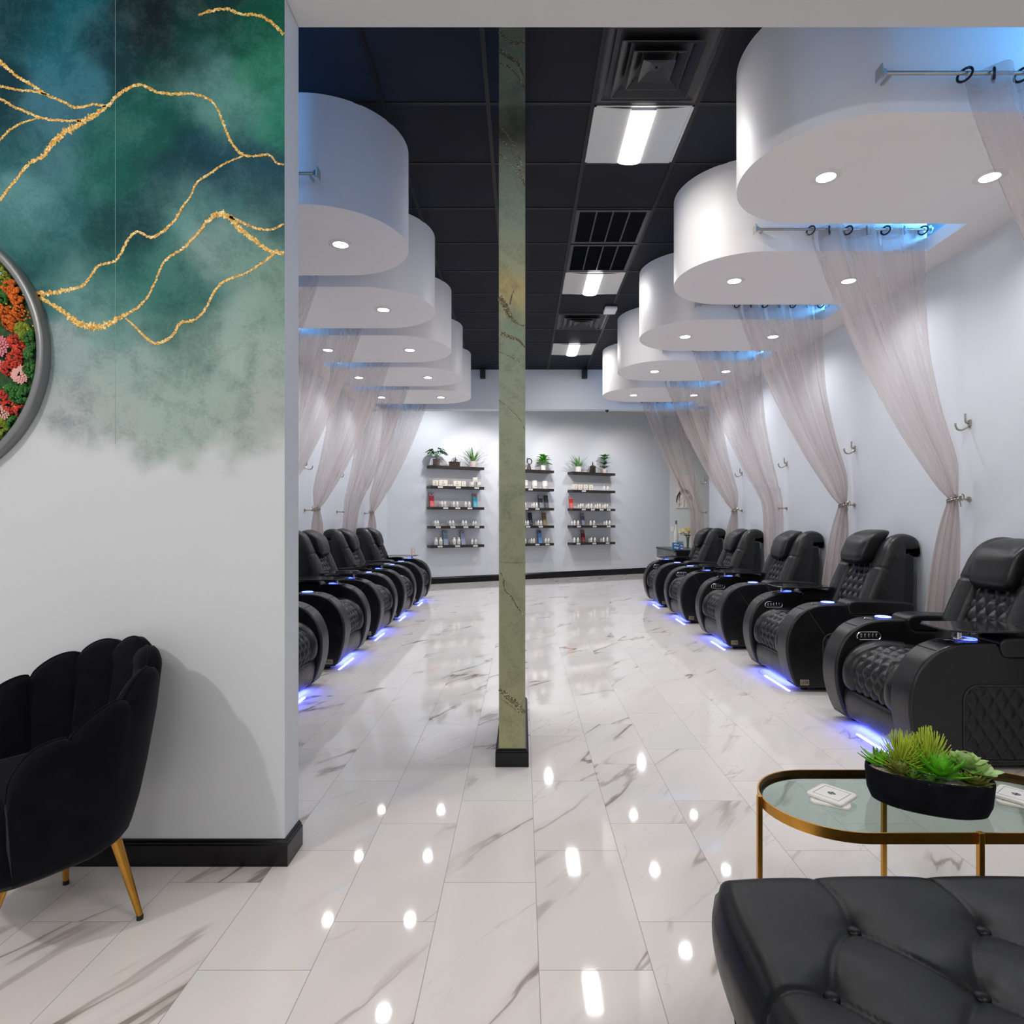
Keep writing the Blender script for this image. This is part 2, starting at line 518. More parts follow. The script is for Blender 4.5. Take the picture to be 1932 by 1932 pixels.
def empty(name, loc, rz=0, label=None, cat=None, group=None):
    o = bpy.data.objects.new(name, None)
    o.empty_display_size = 0.1
    o.location = loc; o.rotation_euler = (0, 0, rz)
    COL.objects.link(o)
    if label: tag(o, label, cat, group)
    return o

def copy_tree(o, parent=None):
    c = o.copy()
    COL.objects.link(c)
    if parent is not None: c.parent = parent
    for ch in list(o.children):
        copy_tree(ch, c)
    return c

def catmull(P, n=8, closed=False):
    P = np.asarray(P, float)
    m = len(P)
    out = []
    rngi = range(m if closed else m - 1)
    for i in rngi:
        p0 = P[(i - 1) % m] if (closed or i > 0) else 2 * P[0] - P[1]
        p1 = P[i]; p2 = P[(i + 1) % m]
        p3 = P[(i + 2) % m] if (closed or i < m - 2) else 2 * P[-1] - P[-2]
        for k in range(n):
            t = k / n
            out.append(0.5 * ((2 * p1) + (-p0 + p2) * t + (2 * p0 - 5 * p1 + 4 * p2 - p3) * t * t + (-p0 + 3 * p1 - 3 * p2 + p3) * t ** 3))
    if not closed: out.append(P[-1])
    return np.array(out)

def resample(P, n):
    P = np.asarray(P, float)
    d = np.r_[0, np.cumsum(np.linalg.norm(np.diff(P, axis=0), axis=1))]
    t = np.linspace(0, d[-1], n)
    return np.stack([np.interp(t, d, P[:, k]) for k in range(P.shape[1])], 1)

def px(x, y, Y):
    """point in the place at depth Y that the photo shows at (x, y)"""
    return Vector(((x - VX) / F * Y, Y, H - (y - HY) / F * Y))

def rrect(x0, x1, z0, z1, r, n=6):
    pts = []
    for (cx, cz, a0) in ((x1 - r, z1 - r, 0), (x0 + r, z1 - r, 90), (x0 + r, z0 + r, 180), (x1 - r, z0 + r, 270)):
        for k in range(n + 1):
            a = math.radians(a0 + 90 * k / n)
            pts.append((cx + r * math.cos(a), cz + r * math.sin(a)))
    return pts

# ------------------------------------------------------------------ room shell
TH, WX = 0.545, math.atan(0.545)
WD = Vector((math.cos(WX), math.sin(WX), 0))         # along the angled far wall
WN = Vector((math.sin(WX), -math.cos(WX), 0))        # its normal, into the room
def wallpt(X, off=0.0, z=0.0):
    p = Vector((X, 12.94 + TH * X, 0)) + WN * off
    return Vector((p.x, p.y, z))

struct(MB().box((-4.6, -4.2, -0.05), (6.2, 17.5, 0)).build('floor', 'floor', smooth=False))
struct(MB().box((-2.7, YW + 0.02, ZC), (6.0, 10.1, ZC + 0.08)).build('ceiling', 'ceil', smooth=False))
struct(MB().box((-2.7, 10.1, 3.70), (6.0, 17.5, 3.78)).build('ceiling_far', 'header', smooth=False))
g = MB()
for k in range(-3, 6):
    x = 0.41 + 0.6096 * k
    if x < 3.0: g.box((x - 0.012, 2.32, ZC - 0.004), (x + 0.012, 10.02, ZC + 0.01))
for n in range(-2, 12):
    y = 3.64 + 0.6096 * n
    if y < 10.0: g.box((XL, y - 0.012, ZC - 0.0035), (XR, y + 0.012, ZC + 0.01))
struct(g.build('trim_1', 'tbar', smooth=False))
# side walls
struct(MB().box((XR, 2.32, 0), (XR + 0.12, 9.78, ZC)).build('wall_right', 'wall', smooth=False))
struct(MB().box((XL - 0.12, 2.32, 0), (XL, 11.66, 3.75)).build('wall_left', 'wall', smooth=False))
# angled far wall, from the left wall to its inner corner
a = wallpt(-2.75); b_ = wallpt(3.5)
def wall_slab(p, q, t, z0, z1):
    d = (q - p).normalized(); n = Vector((-d.y, d.x, 0)) * t
    return MB().prism([(p.x, p.y), (q.x, q.y), (q.x + n.x, q.y + n.y), (p.x + n.x, p.y + n.y)], z0, z1)
struct(wall_slab(a, b_, 0.12, 0, 3.75).build('wall_back', 'wall', smooth=False))
# end wall of the side alcove (carries the picture), alcove side
struct(MB().box((3.5, 14.845, 0), (5.6, 14.97, 3.75)).build('wall_alcove_back', simple('alcove_wall_paint', (0.60, 0.625, 0.62), 0.55), smooth=False))
struct(MB().box((5.5, 9.7, 0), (5.62, 14.9, 3.75)).build('wall_alcove_right', 'wall', smooth=False))
struct(MB().box((XR + 0.1, 9.68, 0), (5.6, 9.78, 3.75)).build('wall_alcove_front', 'wall', smooth=False))
# far header beam
struct(MB().box((XL, 10.02, ZB), (XR + 0.5, 10.20, 3.75)).build('wall_far_header', 'wall', smooth=False, bevel=0.004))
# far baseboards
def base_profile(h, t):
    return [(0, 0), (t, 0), (t, h * 0.80), (t * 0.75, h * 0.84), (t * 0.75, h * 0.90), (t * 0.35, h * 0.97), (t * 0.3, h), (0, h)]
def baseboard(name, p, q, h=0.092, t=0.016):
    """runs from p to q, standing proud to the right-hand side of the run"""
    p = Vector(p); q = Vector(q)
    d = (q - p).normalized(); n = Vector((d.y, -d.x, 0))
    pr = base_profile(h, t)
    A = [p + n * a + Vector((0, 0, z)) for a, z in pr]; B = [q + n * a + Vector((0, 0, z)) for a, z in pr]
    k = len(pr)
    m = MB().add([tuple(v) for v in A + B], [(i, (i + 1) % k, k + (i + 1) % k, k + i) for i in range(k)] + [tuple(range(k)), tuple(reversed(range(k, 2 * k)))])
    return struct(m.build(name, 'black_gloss', smooth=False))
baseboard('baseboard_back', wallpt(-2.57), wallpt(3.48), 0.13)
baseboard('baseboard_alcove', (3.5, 14.845, 0), (5.4, 14.845, 0), 0.13)
baseboard('baseboard_right', (XR, 9.7, 0), (XR, 2.4, 0), 0.10)
baseboard('baseboard_left', (XL, 2.4, 0), (XL, 11.5, 0), 0.10)

# lobby: front wall with mural, jamb, header, side and rear walls, ceiling
struct(MB().box((-4.5, YW, 0), (XJ, YW + WT, ZC)).build('wall_front_left', 'wall', smooth=False))
struct(MB().box((XJ, YW, ZH), (4.0, YW + WT, ZC)).build('wall_front_header', 'header', smooth=False, bevel=0.003))
struct(MB().box((2.98, YW, 0), (4.0, YW + WT, ZH)).build('wall_front_right', 'wall', smooth=False))
struct(MB().box((-4.6, -4.2, 0), (-4.5, YW, 3.3)).build('wall_lobby_left', 'wall', smooth=False))
struct(MB().box((4.0, -4.2, 0), (4.1, YW + WT, 3.3)).build('wall_lobby_right', 'wall', smooth=False))
struct(MB().box((-4.6, -4.3, 0), (4.1, -4.2, 3.3)).build('wall_lobby_rear', 'wall', smooth=False))
struct(MB().box((-4.6, -4.3, 3.3), (4.1, YW, 3.36)).build('ceiling_lobby', 'header', smooth=False))
# mitred baseboard of the lobby wall, wrapping the corner
pr = base_profile(0.090, 0.016)
k = len(pr)
rows = []
for (px_, py_, nx, ny) in ((-4.5, YW, 0, -1), (XJ, YW, 1, -1), (XJ, YW + WT, 1, 0)):
    rows.append([(px_ + nx * a_, py_ + ny * a_, z_) for a_, z_ in pr])
m = MB().add(sum(rows, []), [(r * k + i, r * k + (i + 1) % k, (r + 1) * k + (i + 1) % k, (r + 1) * k + i) for r in range(2) for i in range(k)] + [tuple(range(k)), tuple(reversed(range(2 * k, 3 * k)))])
struct(m.build('baseboard_front', 'black_gloss', smooth=False))

# ------------------------------------------------------------------ mural
def lin(c):
    return np.array([((x / 255.0) ** 2.2) for x in c])
CT = """20,40,5,66,76;120,60,18,96,110;130,150,45,112,132;220,100,5,58,68;290,60,2,32,38;380,80,8,78,74;480,60,14,92,74;500,130,48,128,104;
390,150,92,146,144;440,215,100,160,150;520,220,45,128,108;320,220,10,92,84;260,230,28,98,90;360,280,4,66,80;420,260,8,72,92;120,215,60,112,132;
100,300,70,122,132;180,300,18,98,90;60,400,88,140,144;130,420,46,108,110;230,340,14,98,90;300,350,8,72,78;250,420,4,64,74;200,450,4,72,74;
100,500,26,88,90;20,470,58,114,114;350,400,98,150,148;420,350,38,82,94;500,330,38,80,96;500,400,55,96,102;440,400,70,120,122;400,470,128,162,157;
470,470,116,155,146;300,500,55,116,108;330,540,46,102,98;250,560,60,122,114;380,560,58,114,106;150,540,96,146,146;200,590,112,154,149;300,600,66,118,110;
340,640,92,132,124;450,600,152,178,172;500,550,132,162,152;130,680,152,172,172;250,680,150,175,171;350,690,140,166,160;480,680,162,182,176;200,760,168,182,180;
350,780,162,182,174;450,820,160,178,170;130,800,176,184,186;530,800,176,184,180;-100,100,10,70,80;-100,300,40,100,100;-150,500,70,120,120;-150,650,120,150,150;-150,780,165,178,178;
0,200,4,60,72;50,260,30,90,96;400,20,2,50,52;330,120,4,60,60;210,520,30,96,92"""
CT = np.array([[float(v) for v in r.split(',')] for r in CT.replace('\n', '').split(';')])
WALLC = np.array([0.65, 0.675, 0.715])
def mural():
    x0, x1, z0, z1 = -3.0, XJ, 0.093, 3.30
    nx, nz = 290, 430
    xs = np.linspace(x0, x1, nx); zs = np.linspace(z0, z1, nz)
    Xg, Zg = np.meshgrid(xs, zs, indexing='ij')
    PX = VX + Xg / YW * F; PY = HY - (Zg - H) / YW * F
    # warp for a painted look
    wx = np.zeros_like(PX); wy = np.zeros_like(PX)
    for i in range(nx):
        for j in range(nz):
            p = Vector((PX[i, j] / 70, PY[i, j] / 70, 0.3))
            wx[i, j] = mnoise.fractal(p, 1.0, 2.0, 4)
            wy[i, j] = mnoise.fractal(p + Vector((9, 4, 7)), 1.0, 2.0, 4)
    QX = PX + 26 * wx; QY = PY + 26 * wy
    num = np.zeros((nx, nz, 3)); den = np.zeros((nx, nz))
    for r in CT:
        d2 = (QX - r[0]) ** 2 + (QY - r[1]) ** 2
        w = np.exp(-d2 / (2 * 31.0 ** 2)) + 1e-5 / (1 + d2 / 1e4)
        num += w[..., None] * lin(r[2:5]); den += w
    C = num / den[..., None] * 0.92
    # fade to bare wall towards the bottom
    edge = 840 + 26 * np.cos((PX - 330) / 150) + 40 * wx - np.clip(150 - PX, 0, 200) * 0.35
    a = np.clip((edge + 40 - PY) / 95, 0, 1); a = a * a * (3 - 2 * a)
    C = C * a[..., None] + WALLC * (1 - a[..., None])
    C = np.clip(C, 0, 1)
    V = np.stack([Xg, np.full_like(Xg, YW - 0.0012), Zg], -1)
    mb = MB().grid(V)
    o = mb.build('mural', 'mural', smooth=False, parent=bpy.data.objects['wall_front_left'])
    me = o.data
    ca = me.color_attributes.new('Col', 'FLOAT_COLOR', 'POINT')
    buf = np.ones((nx * nz, 4)); buf[:, :3] = C.reshape(-1, 3)
    ca.data.foreach_set('color', buf.ravel())
    at = me.attributes.new('amt', 'FLOAT', 'POINT')
    at.data.foreach_set('value', a.ravel())
    o['label'] = 'green and blue watercolour wash wallpaper'
    return o
mu = mural()

sx_ = (218 - VX) / F * YW
MB().box((sx_ - 0.0006, YW - 0.0016, 1.47), (sx_ + 0.0006, YW - 0.0010, 3.30)).build('paper_seam', simple('pale_paper_edge', (0.20, 0.34, 0.34), 0.6), mu, smooth=False)

def ribbon(name, pts, w, mat, parent, plane, jag=0.35, n=10, thick=0.0008, seed=0):
    """irregular band along pts (a, z) on a vertical plane; plane(a, z, d) gives the point d in front of it"""
    P = resample(catmull(pts, n), max(20, int(len(pts) * n)))
    r = np.random.RandomState(seed)
    ww = np.interp(np.linspace(0, 1, len(P)), np.linspace(0, 1, len(w)), w)
    T = np.gradient(P, axis=0); T /= np.linalg.norm(T, axis=1)[:, None] + 1e-9
    Nn = np.stack([-T[:, 1], T[:, 0]], 1)
    jit = r.normal(0, 1, (len(P), 2)) * 0.5
    P = P + Nn * (jit[:, :1] * ww[:, None] * jag * 0.6)
    A = P + Nn * (ww * 0.5 * (1 + jag * r.normal(0, 1, len(P))))[:, None]
    B = P - Nn * (ww * 0.5 * (1 + jag * r.normal(0, 1, len(P))))[:, None]
    rows = []
    for i in range(len(P)):
        rows.append([plane(*A[i], 0), plane(*A[i], thick), plane(*B[i], thick), plane(*B[i], 0)])
    return MB().grid(np.array(rows), closed_v=True).build(name, mat, parent, smooth=False)

VEINS = [
    ([(0,815),(60,735),(120,665),(180,630),(215,580),(265,535),(330,500),(380,470),(430,435),(500,370),(570,345),(640,375),(720,382),(780,380),(850,405),(880,440),(905,500),(940,580),(985,628),(1040,632),(1090,628),(1120,660),(1154,668)],
     [13,14,14,16,22,28,32,30,26,16,16,14,13,13,13,11,10,11,12,12,11,9,9]),
    ([(985,632),(900,670),(850,705),(800,740),(770,800),(740,840),(710,890),(660,940),(610,962),(560,940),(520,970),(490,1030),(460,1062),(400,1078),(350,1145),(310,1168),(240,1182),(200,1190),(140,1190)],
     [8,8,10,10,9,9,12,13,13,12,11,12,13,11,13,15,18,24,26]),
    ([(145,1195),(200,1225),(260,1265),(320,1310),(400,1325),(450,1310),(500,1280),(560,1245),(600,1200),(630,1140),(660,1070),(690,1040),(740,1010),(790,960),(840,900),(880,870),(930,880),(975,930),(1020,965),(1090,1015),(1154,1028)],
     [24,18,22,30,34,28,20,12,11,10,10,12,14,11,14,28,28,24,20,18,22]),
    ([(930,878),(990,905),(1040,925),(1100,930),(1154,908)], [12, 12, 11, 10, 9]),
    ([(1110,1030),(1050,1075),(990,1110),(910,1140),(870,1180),(850,1220),(820,1270),(780,1300),(730,1310),(700,1360),(640,1390),(600,1375),(550,1325),(510,1290)], [11,11,10,11,12,11,12,12,13,12,13,12,10,7]),
    ([(-60,200),(0,250),(70,310),(130,345),(190,385),(260,415),(310,437),(380,425),(430,430)], [18,20,16,13,14,12,13,12,12]),
    ([(-60,345),(0,350),(70,365),(130,370),(190,385)], [12,12,11,10,8]),
    ([(-60,380),(0,400),(60,435),(120,460),(180,482),(260,490),(330,490)], [12,12,12,13,12,12,14]),
    ([(-60,620),(0,570),(40,530),(90,500),(150,480)], [12,11,10,10,8]),
    ([(805,62),(860,45),(920,38),(980,60),(1040,62),(1090,85),(1154,140)], [11,13,13,12,14,14,14]),
]
sc_ = 1 / 2.1467 * YW / F
for i, (pts, w) in enumerate(VEINS):
    q = [((u / 2.1467 - VX) / F * YW, H - (v / 2.1467 - HY) / F * YW) for u, v in pts]
    q = [(min(a_, XJ - 0.002), z_) for a_, z_ in q]
    ribbon('gold_vein', q, np.array(w) * sc_ * 0.8, 'goldleaf', mu, lambda a_, z_, d: (a_, YW - 0.0014 - d, z_), seed=i, jag=0.30, n=14)

# ------------------------------------------------------------------ pillar
XP0, XP1, YP, DP = -0.115, 0.0145, 3.072, 0.9
struct(MB().box((XP0, YP, 0), (XP1, YP + DP, ZC)).build('pillar', 'wall', smooth=False))
pil = bpy.data.objects['pillar']
pil['label'] = 'slim full height pillar between the two bays, faced in sage marble'
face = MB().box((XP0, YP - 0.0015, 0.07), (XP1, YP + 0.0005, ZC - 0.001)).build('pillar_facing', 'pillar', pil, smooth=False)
rows = []
pr = base_profile(0.086, 0.017)
k = len(pr)
for (cx, cy, nx, ny) in ((XP0, YP, -1, -1), (XP1, YP, 1, -1), (XP1, YP + DP, 1, 1), (XP0, YP + DP, -1, 1)):
    rows.append([(cx + nx * a_, cy + ny * a_, z_) for a_, z_ in pr])
struct(MB().add(sum(rows, []), [(r * k + i, r * k + (i + 1) % k, ((r + 1) % 4) * k + (i + 1) % k, ((r + 1) % 4) * k + i) for r in range(4) for i in range(k)]).build('baseboard_pillar', 'black_gloss', smooth=False))
PV = [  # (points in photo px, widths px)
    ([(941, 60), (955, 75), (975, 82), (993, 78)], [6, 8, 9, 6]), ([(941, 95), (960, 108), (978, 122), (993, 150)], [9, 10, 6, 2]),
    ([(941, 120), (962, 128), (982, 152), (993, 172)], [3, 3, 2, 2]),
    ([(941, 238), (958, 256), (975, 285), (993, 330)], [2, 3, 3, 2]), ([(941, 262), (958, 275), (972, 300), (993, 348)], [2, 2, 3, 3]),
    ([(941, 290), (955, 300), (975, 325), (992, 352)], [4, 3, 2, 2]),
    ([(941, 560), (950, 572), (962, 596), (975, 610), (993, 616)], [10, 14, 10, 6, 3]), ([(962, 575), (965, 560), (970, 548)], [3, 4, 2]),
    ([(941, 628), (960, 636), (978, 642), (993, 655)], [10, 8, 6, 4]),
    ([(941, 664), (960, 672), (978, 682), (993, 694)], [2, 2, 2, 1]),
    ([(941, 755), (962, 772), (980, 790), (993, 811)], [1.5, 1.5, 1.5, 1.5]),
    ([(941, 1060), (965, 1062), (993, 1061)], [1.2, 1.2, 1.2]),
    ([(944, 1080), (950, 1092), (952, 1112), (966, 1128), (976, 1145), (988, 1160)], [3, 4, 3, 4, 3, 2]),
    ([(941, 1300), (955, 1312), (972, 1326), (992, 1345)], [7, 12, 12, 10]), ([(945, 1318), (962, 1330), (980, 1345)], [2, 3, 2]),
]
for i, (pts, w) in enumerate(PV):
    q = [((u - VX) / F * YP, H - (v - HY) / F * YP) for u, v in pts]
    q = [(min(max(a_, XP0 + 0.002), XP1 - 0.002), z_) for a_, z_ in q]
    ribbon('dark_vein', q, np.array(w) / F * YP * 0.8, 'glitter', face, lambda a_, z_, d: (a_, YP - 0.0017 - d, z_), seed=40 + i, jag=0.25, n=12, thick=0.0005)

# ------------------------------------------------------------------ canopies, ledges, downlights
struct(MB().box((2.69, 2.33, ZB), (XR, 9.78, ZB + 0.09)).build('trim_2', 'canopy', smooth=False))
struct(MB().box((XL, 2.33, ZB), (-2.27, 10.02, ZB + 0.09)).build('trim_3', 'canopy', smooth=False))
ORD = ['nearest', 'second nearest', 'middle', 'second farthest', 'farthest']
def canopy(xc, yc, xe, side, i):
    sg = 1 if xe > xc else -1
    pts = [(xe, yc - RC * sg), (xe, yc + RC * sg)]
    for k in range(49):
        a = PI / 2 + PI * k / 48
        pts.append((xc + sg * RC * math.cos(a), yc + sg * RC * math.sin(a)))
    o = MB().prism(pts, ZB, ZC - 0.001).build('ceiling_canopy', 'canopy', smooth=True, angle=30)
    o['kind'] = 'thing'
    tag(o, f'{ORD[i]} round-ended white ceiling canopy above the {side} row of recliners', 'canopy', f'rounded ceiling canopies over the {side} row')
    return o
for i, y in enumerate(YCR): canopy(XCR, y, 2.69, 'right', i)
for i, y in enumerate(YCL): canopy(XCL, y, -2.27, 'left', i)

# one recessed light, copied
def make_downlight():
    t = empty('recessed_light', (0, 0, 0))
    MB().lathe([(0.046, -0.001), (0.048, -0.005), (0.070, -0.006), (0.076, -0.002), (0.076, 0.0)], n=36).build('trim_ring', 'white', t)
    MB().cyl((0, 0, -0.004), 0.047, 0.003, 32).build('lens', 'lens', t, smooth=False)
    return t
dl0 = make_downlight(); used = False
def place_dl(x, y, lab, grp, energy=37):
    global used
    o = dl0 if not used else copy_tree(dl0)
    used = True
    o.location = (x, y, ZB)
    tag(o, lab, 'ceiling light', grp)
    lamp('downlight_beam', 'SPOT', (x, y, ZB - 0.012), energy, (0.99, 0.985, 1.0), spot_size=math.radians(150), spot_blend=0.9, shadow_soft_size=0.045)
for i, y in enumerate(YCR):
    place_dl(1.585, y, f'aisle-side recessed light in the {ORD[i]} right canopy', 'recessed lights in the right canopies')
    place_dl(2.44, y, f'wall-side recessed light in the {ORD[i]} right canopy', 'recessed lights in the right canopies', 46)
for i, y in enumerate(YCL):
    place_dl(-1.18, y, f'aisle-side recessed light in the {ORD[i]} left canopy', 'recessed lights in the left canopies', 33)
    if i: place_dl(-2.04, y, f'wall-side recessed light in the {ORD[i]} left canopy', 'recessed lights in the left canopies', 40)
# blue cove lighting on top of the ledges, in the gaps between canopies
BL = (0.09, 0.42, 1.0)
gR = [YCR[0] - 0.72] + [(YCR[i] + YCR[i + 1]) / 2 for i in range(4)] + [YCR[4] + 0.75]
gL = [YCL[0] - 0.7] + [(YCL[i] + YCL[i + 1]) / 2 for i in range(4)] + [YCL[4] + 0.45]
for i_, y in enumerate(gR): lamp('cove_light', 'AREA', (2.80, y, ZB + 0.14), 15 if i_ == 0 else 11, BL, (PI, math.radians(-40), 0), shape='RECTANGLE', size=0.10, size_y=0.34)
for i_, y in enumerate(gL): lamp('cove_light', 'AREA', (-2.38, y, ZB + 0.14), 34 if i_ == 0 else 10, BL, (PI, math.radians(40), 0), shape='RECTANGLE', size=0.10, size_y=0.20)

# ------------------------------------------------------------------ ceiling fixtures
def troffer(y, lab):
    t = empty('ceiling_light', (0.715, y + 0.305, ZC), label=lab, cat='ceiling light', group='square ceiling light panels')
    h = 0.292
    m = MB()
    # frame lip
    m.box((-h, -h, -0.006), (-h + 0.012, h, 0)).box((h - 0.012, -h, -0.006), (h, h, 0)).box((-h, -h, -0.006), (h, -h + 0.012, 0)).box((-h, h - 0.012, -0.006), (h, h, 0))
    m.build('frame', 'troffer', t, smooth=False)
    # two curved reflector wings rising from the edge towards the centre basket
    for s_ in (-1, 1):
        P = []
        for k in range(9):
            u = k / 8
            x = s_ * (h - 0.012 - u * (h - 0.085))
            z = -0.003 - 0.012 * math.sin(u * PI / 2)
            P.append([(x, -h + 0.012, z), (x, h - 0.012, z)])
        MB().grid(P).build('reflector', 'troffer', t)
    P = []
    for k in range(13):
        a = PI * k / 12
        x = -0.075 * math.cos(a); z = -0.014 - 0.022 * math.sin(a)
        P.append([(x, -h + 0.03, z), (x, h - 0.03, z)])
    m = MB().grid(P)
    m.add([tuple(p[0]) for p in P], [tuple(range(13))]).add([tuple(p[1]) for p in P], [tuple(reversed(range(13)))])
    m.build('diffuser', 'tube', t)
    return t
troffer(TROF[0], 'nearest square ceiling light panel beside the large black air diffuser')
troffer(TROF[1], 'second square ceiling light panel, just beyond the two black return grilles')
troffer(TROF[2], 'farthest square ceiling light panel near the blue-grey header')

def diffuser(y, lab):
    t = empty('air_diffuser', (0.715, y + 0.305, ZC), label=lab, cat='air vent', group='black square air diffusers')
    h = 0.295
    # nested square cones stepping down to the centre
    def sq(r, z): return [(-r, -r, z), (r, -r, z), (r, r, z), (-r, r, z)]
    def ring(r0, z0, r1, z1, th, name):
        rows = [sq(r0, z0), sq(r1, z1), sq(r1 - th, z1), sq(r0 - th, z0)]
        MB().grid(np.array(rows), closed_v=True).build(name, 'vent', t, smooth=False)
    ring(h, -0.001, h - 0.012, -0.012, 0.02, 'frame')
    ring(h - 0.02, -0.012, 0.215, 0.012, 0.004, 'outer_cone')
    for (r0, r1) in ((0.215, 0.165), (0.145, 0.095)):
        ring(r1 + 0.0, -0.004, r0, -0.034, 0.006, 'louver_ring')
    rows = [sq(0.085, -0.036), sq(0.035, -0.014), sq(0.02, -0.016)]
    m = MB().grid(np.array(rows), closed_v=True)
    m.add(sq(0.02, -0.016), [(0, 1, 2, 3)])
    m.build('centre_cone', 'vent', t, smooth=False)
    MB().cyl((0, 0, -0.022), 0.006, 0.008, 12).build('screw', 'vent', t)
    MB().box((-0.27, -0.27, -0.0015), (0.27, 0.27, -0.0005)).build('duct_recess', 'black', t, smooth=False)
    return t
diffuser(3.03, 'large black square air diffuser in the ceiling nearest the front header')
diffuser(7.30, 'smaller-looking black square air diffuser far down the ceiling by the white sensor')

def grille(y, lab):
    t = empty('return_grille', (0.715, y + 0.305, ZC), label=lab, cat='air vent', group='black return air grilles')
    h = 0.292
    m = MB()
    m.box((-h, -h, -0.008), (-h + 0.03, h, 0)).box((h - 0.03, -h, -0.008), (h, h, 0)).box((-h + 0.03, -h, -0.008), (h - 0.03, -h + 0.03, 0)).box((-h + 0.03, h - 0.03, -0.008), (h - 0.03, h, 0))
    m.build('frame', 'vent', t, smooth=False)
    for k in range(3):
        x = -0.13 + 0.13 * k
        MB().box((x - 0.006, -h + 0.03, -0.007), (x + 0.006, h - 0.03, 0)).build('divider', 'vent', t, smooth=False)
    m = MB()
    for k in range(26):
        yy = -h + 0.04 + k * 0.0205
        m.add([(-h + 0.03, yy, -0.006), (h - 0.03, yy, -0.006), (h - 0.03, yy + 0.012, -0.001), (-h + 0.03, yy + 0.012, -0.001)], [(0, 1, 2, 3)])
    m.build('louver_slats', M['vent2'], t, smooth=False)
    return t
grille(4.86, 'nearer of the two black louvred return grilles in the ceiling')
grille(5.47, 'farther of the two black louvred return grilles, touching the second light panel')

t = empty('wireless_sensor', (1.0, 7.12, ZC), label='small white rectangular wireless box on the black ceiling beside the far diffuser', cat='sensor')
MB().box((-0.07, -0.09, -0.05), (0.07, 0.09, -0.012)).build('housing', 'white', t, bevel=0.012, bseg=3)
MB().box((-0.05, -0.06, -0.014), (0.05, 0.06, 0)).build('mounting_plate', 'white', t, smooth=False)
for x, lab in ((0.99, 'black box speaker at the top of the far header, right of the pillar'), (-0.63, 'black box speaker at the top of the far header, left of the pillar')):
    t = empty('wall_speaker', (x, 10.02, ZC - 0.08), label=lab, cat='speaker', group='box speakers on the far header')
    MB().box((-0.042, -0.10, -0.075), (0.042, -0.012, 0.07)).build('cabinet', 'black', t, bevel=0.006)
    MB().box((-0.036, -0.104, -0.068), (0.036, -0.099, 0.062)).build('speaker_grille', 'vent2', t, smooth=False)
    MB().box((-0.015, -0.013, -0.02), (0.015, 0.0, 0.02)).build('bracket', 'black', t, smooth=False)
t = empty('small_camera', (1.37, 10.11, ZB), label='tiny black camera under the far header', cat='camera')
MB().cyl((0, 0, -0.012), 0.03, 0.012, 20).build('base', 'black', t)
MB().ball((0, 0, -0.014), 0.022, 14, 9).build('dome', 'cup', t)

# ------------------------------------------------------------------ curtains
# outline in (X, z) read off the second curtain of the right row: left edge, right edge, from the rod to the tie and below it
LE = [(1.90, 3.155), (1.915, 3.02), (2.03, 2.71), (2.22, 2.28), (2.47, 1.81), (2.70, 1.46), (2.795, 1.352)]
RE = [(2.64, 3.155), (2.65, 3.02), (2.662, 2.71), (2.695, 2.34), (2.775, 1.95), (2.868, 1.60), (2.865, 1.352)]
LB = [(2.795, 1.352), (2.72, 1.10), (2.66, 0.75), (2.62, 0.40), (2.61, 0.02)]
RB = [(2.865, 1.352), (2.875, 1.10), (2.86, 0.75), (2.86, 0.40), (2.86, 0.02)]
LOOSE_L = [(1.90, 3.155), (1.915, 3.02), (2.03, 2.71), (2.20, 2.28), (2.40, 1.86), (2.56, 1.56), (2.64, 1.36), (2.66, 1.0), (2.68, 0.5), (2.70, 0.02)]
LOOSE_R = [(2.64, 3.155), (2.65, 3.02), (2.662, 2.71), (2.695, 2.34), (2.76, 1.95), (2.84, 1.60), (2.872, 1.36), (2.875, 1.0), (2.875, 0.5), (2.87, 0.02)]
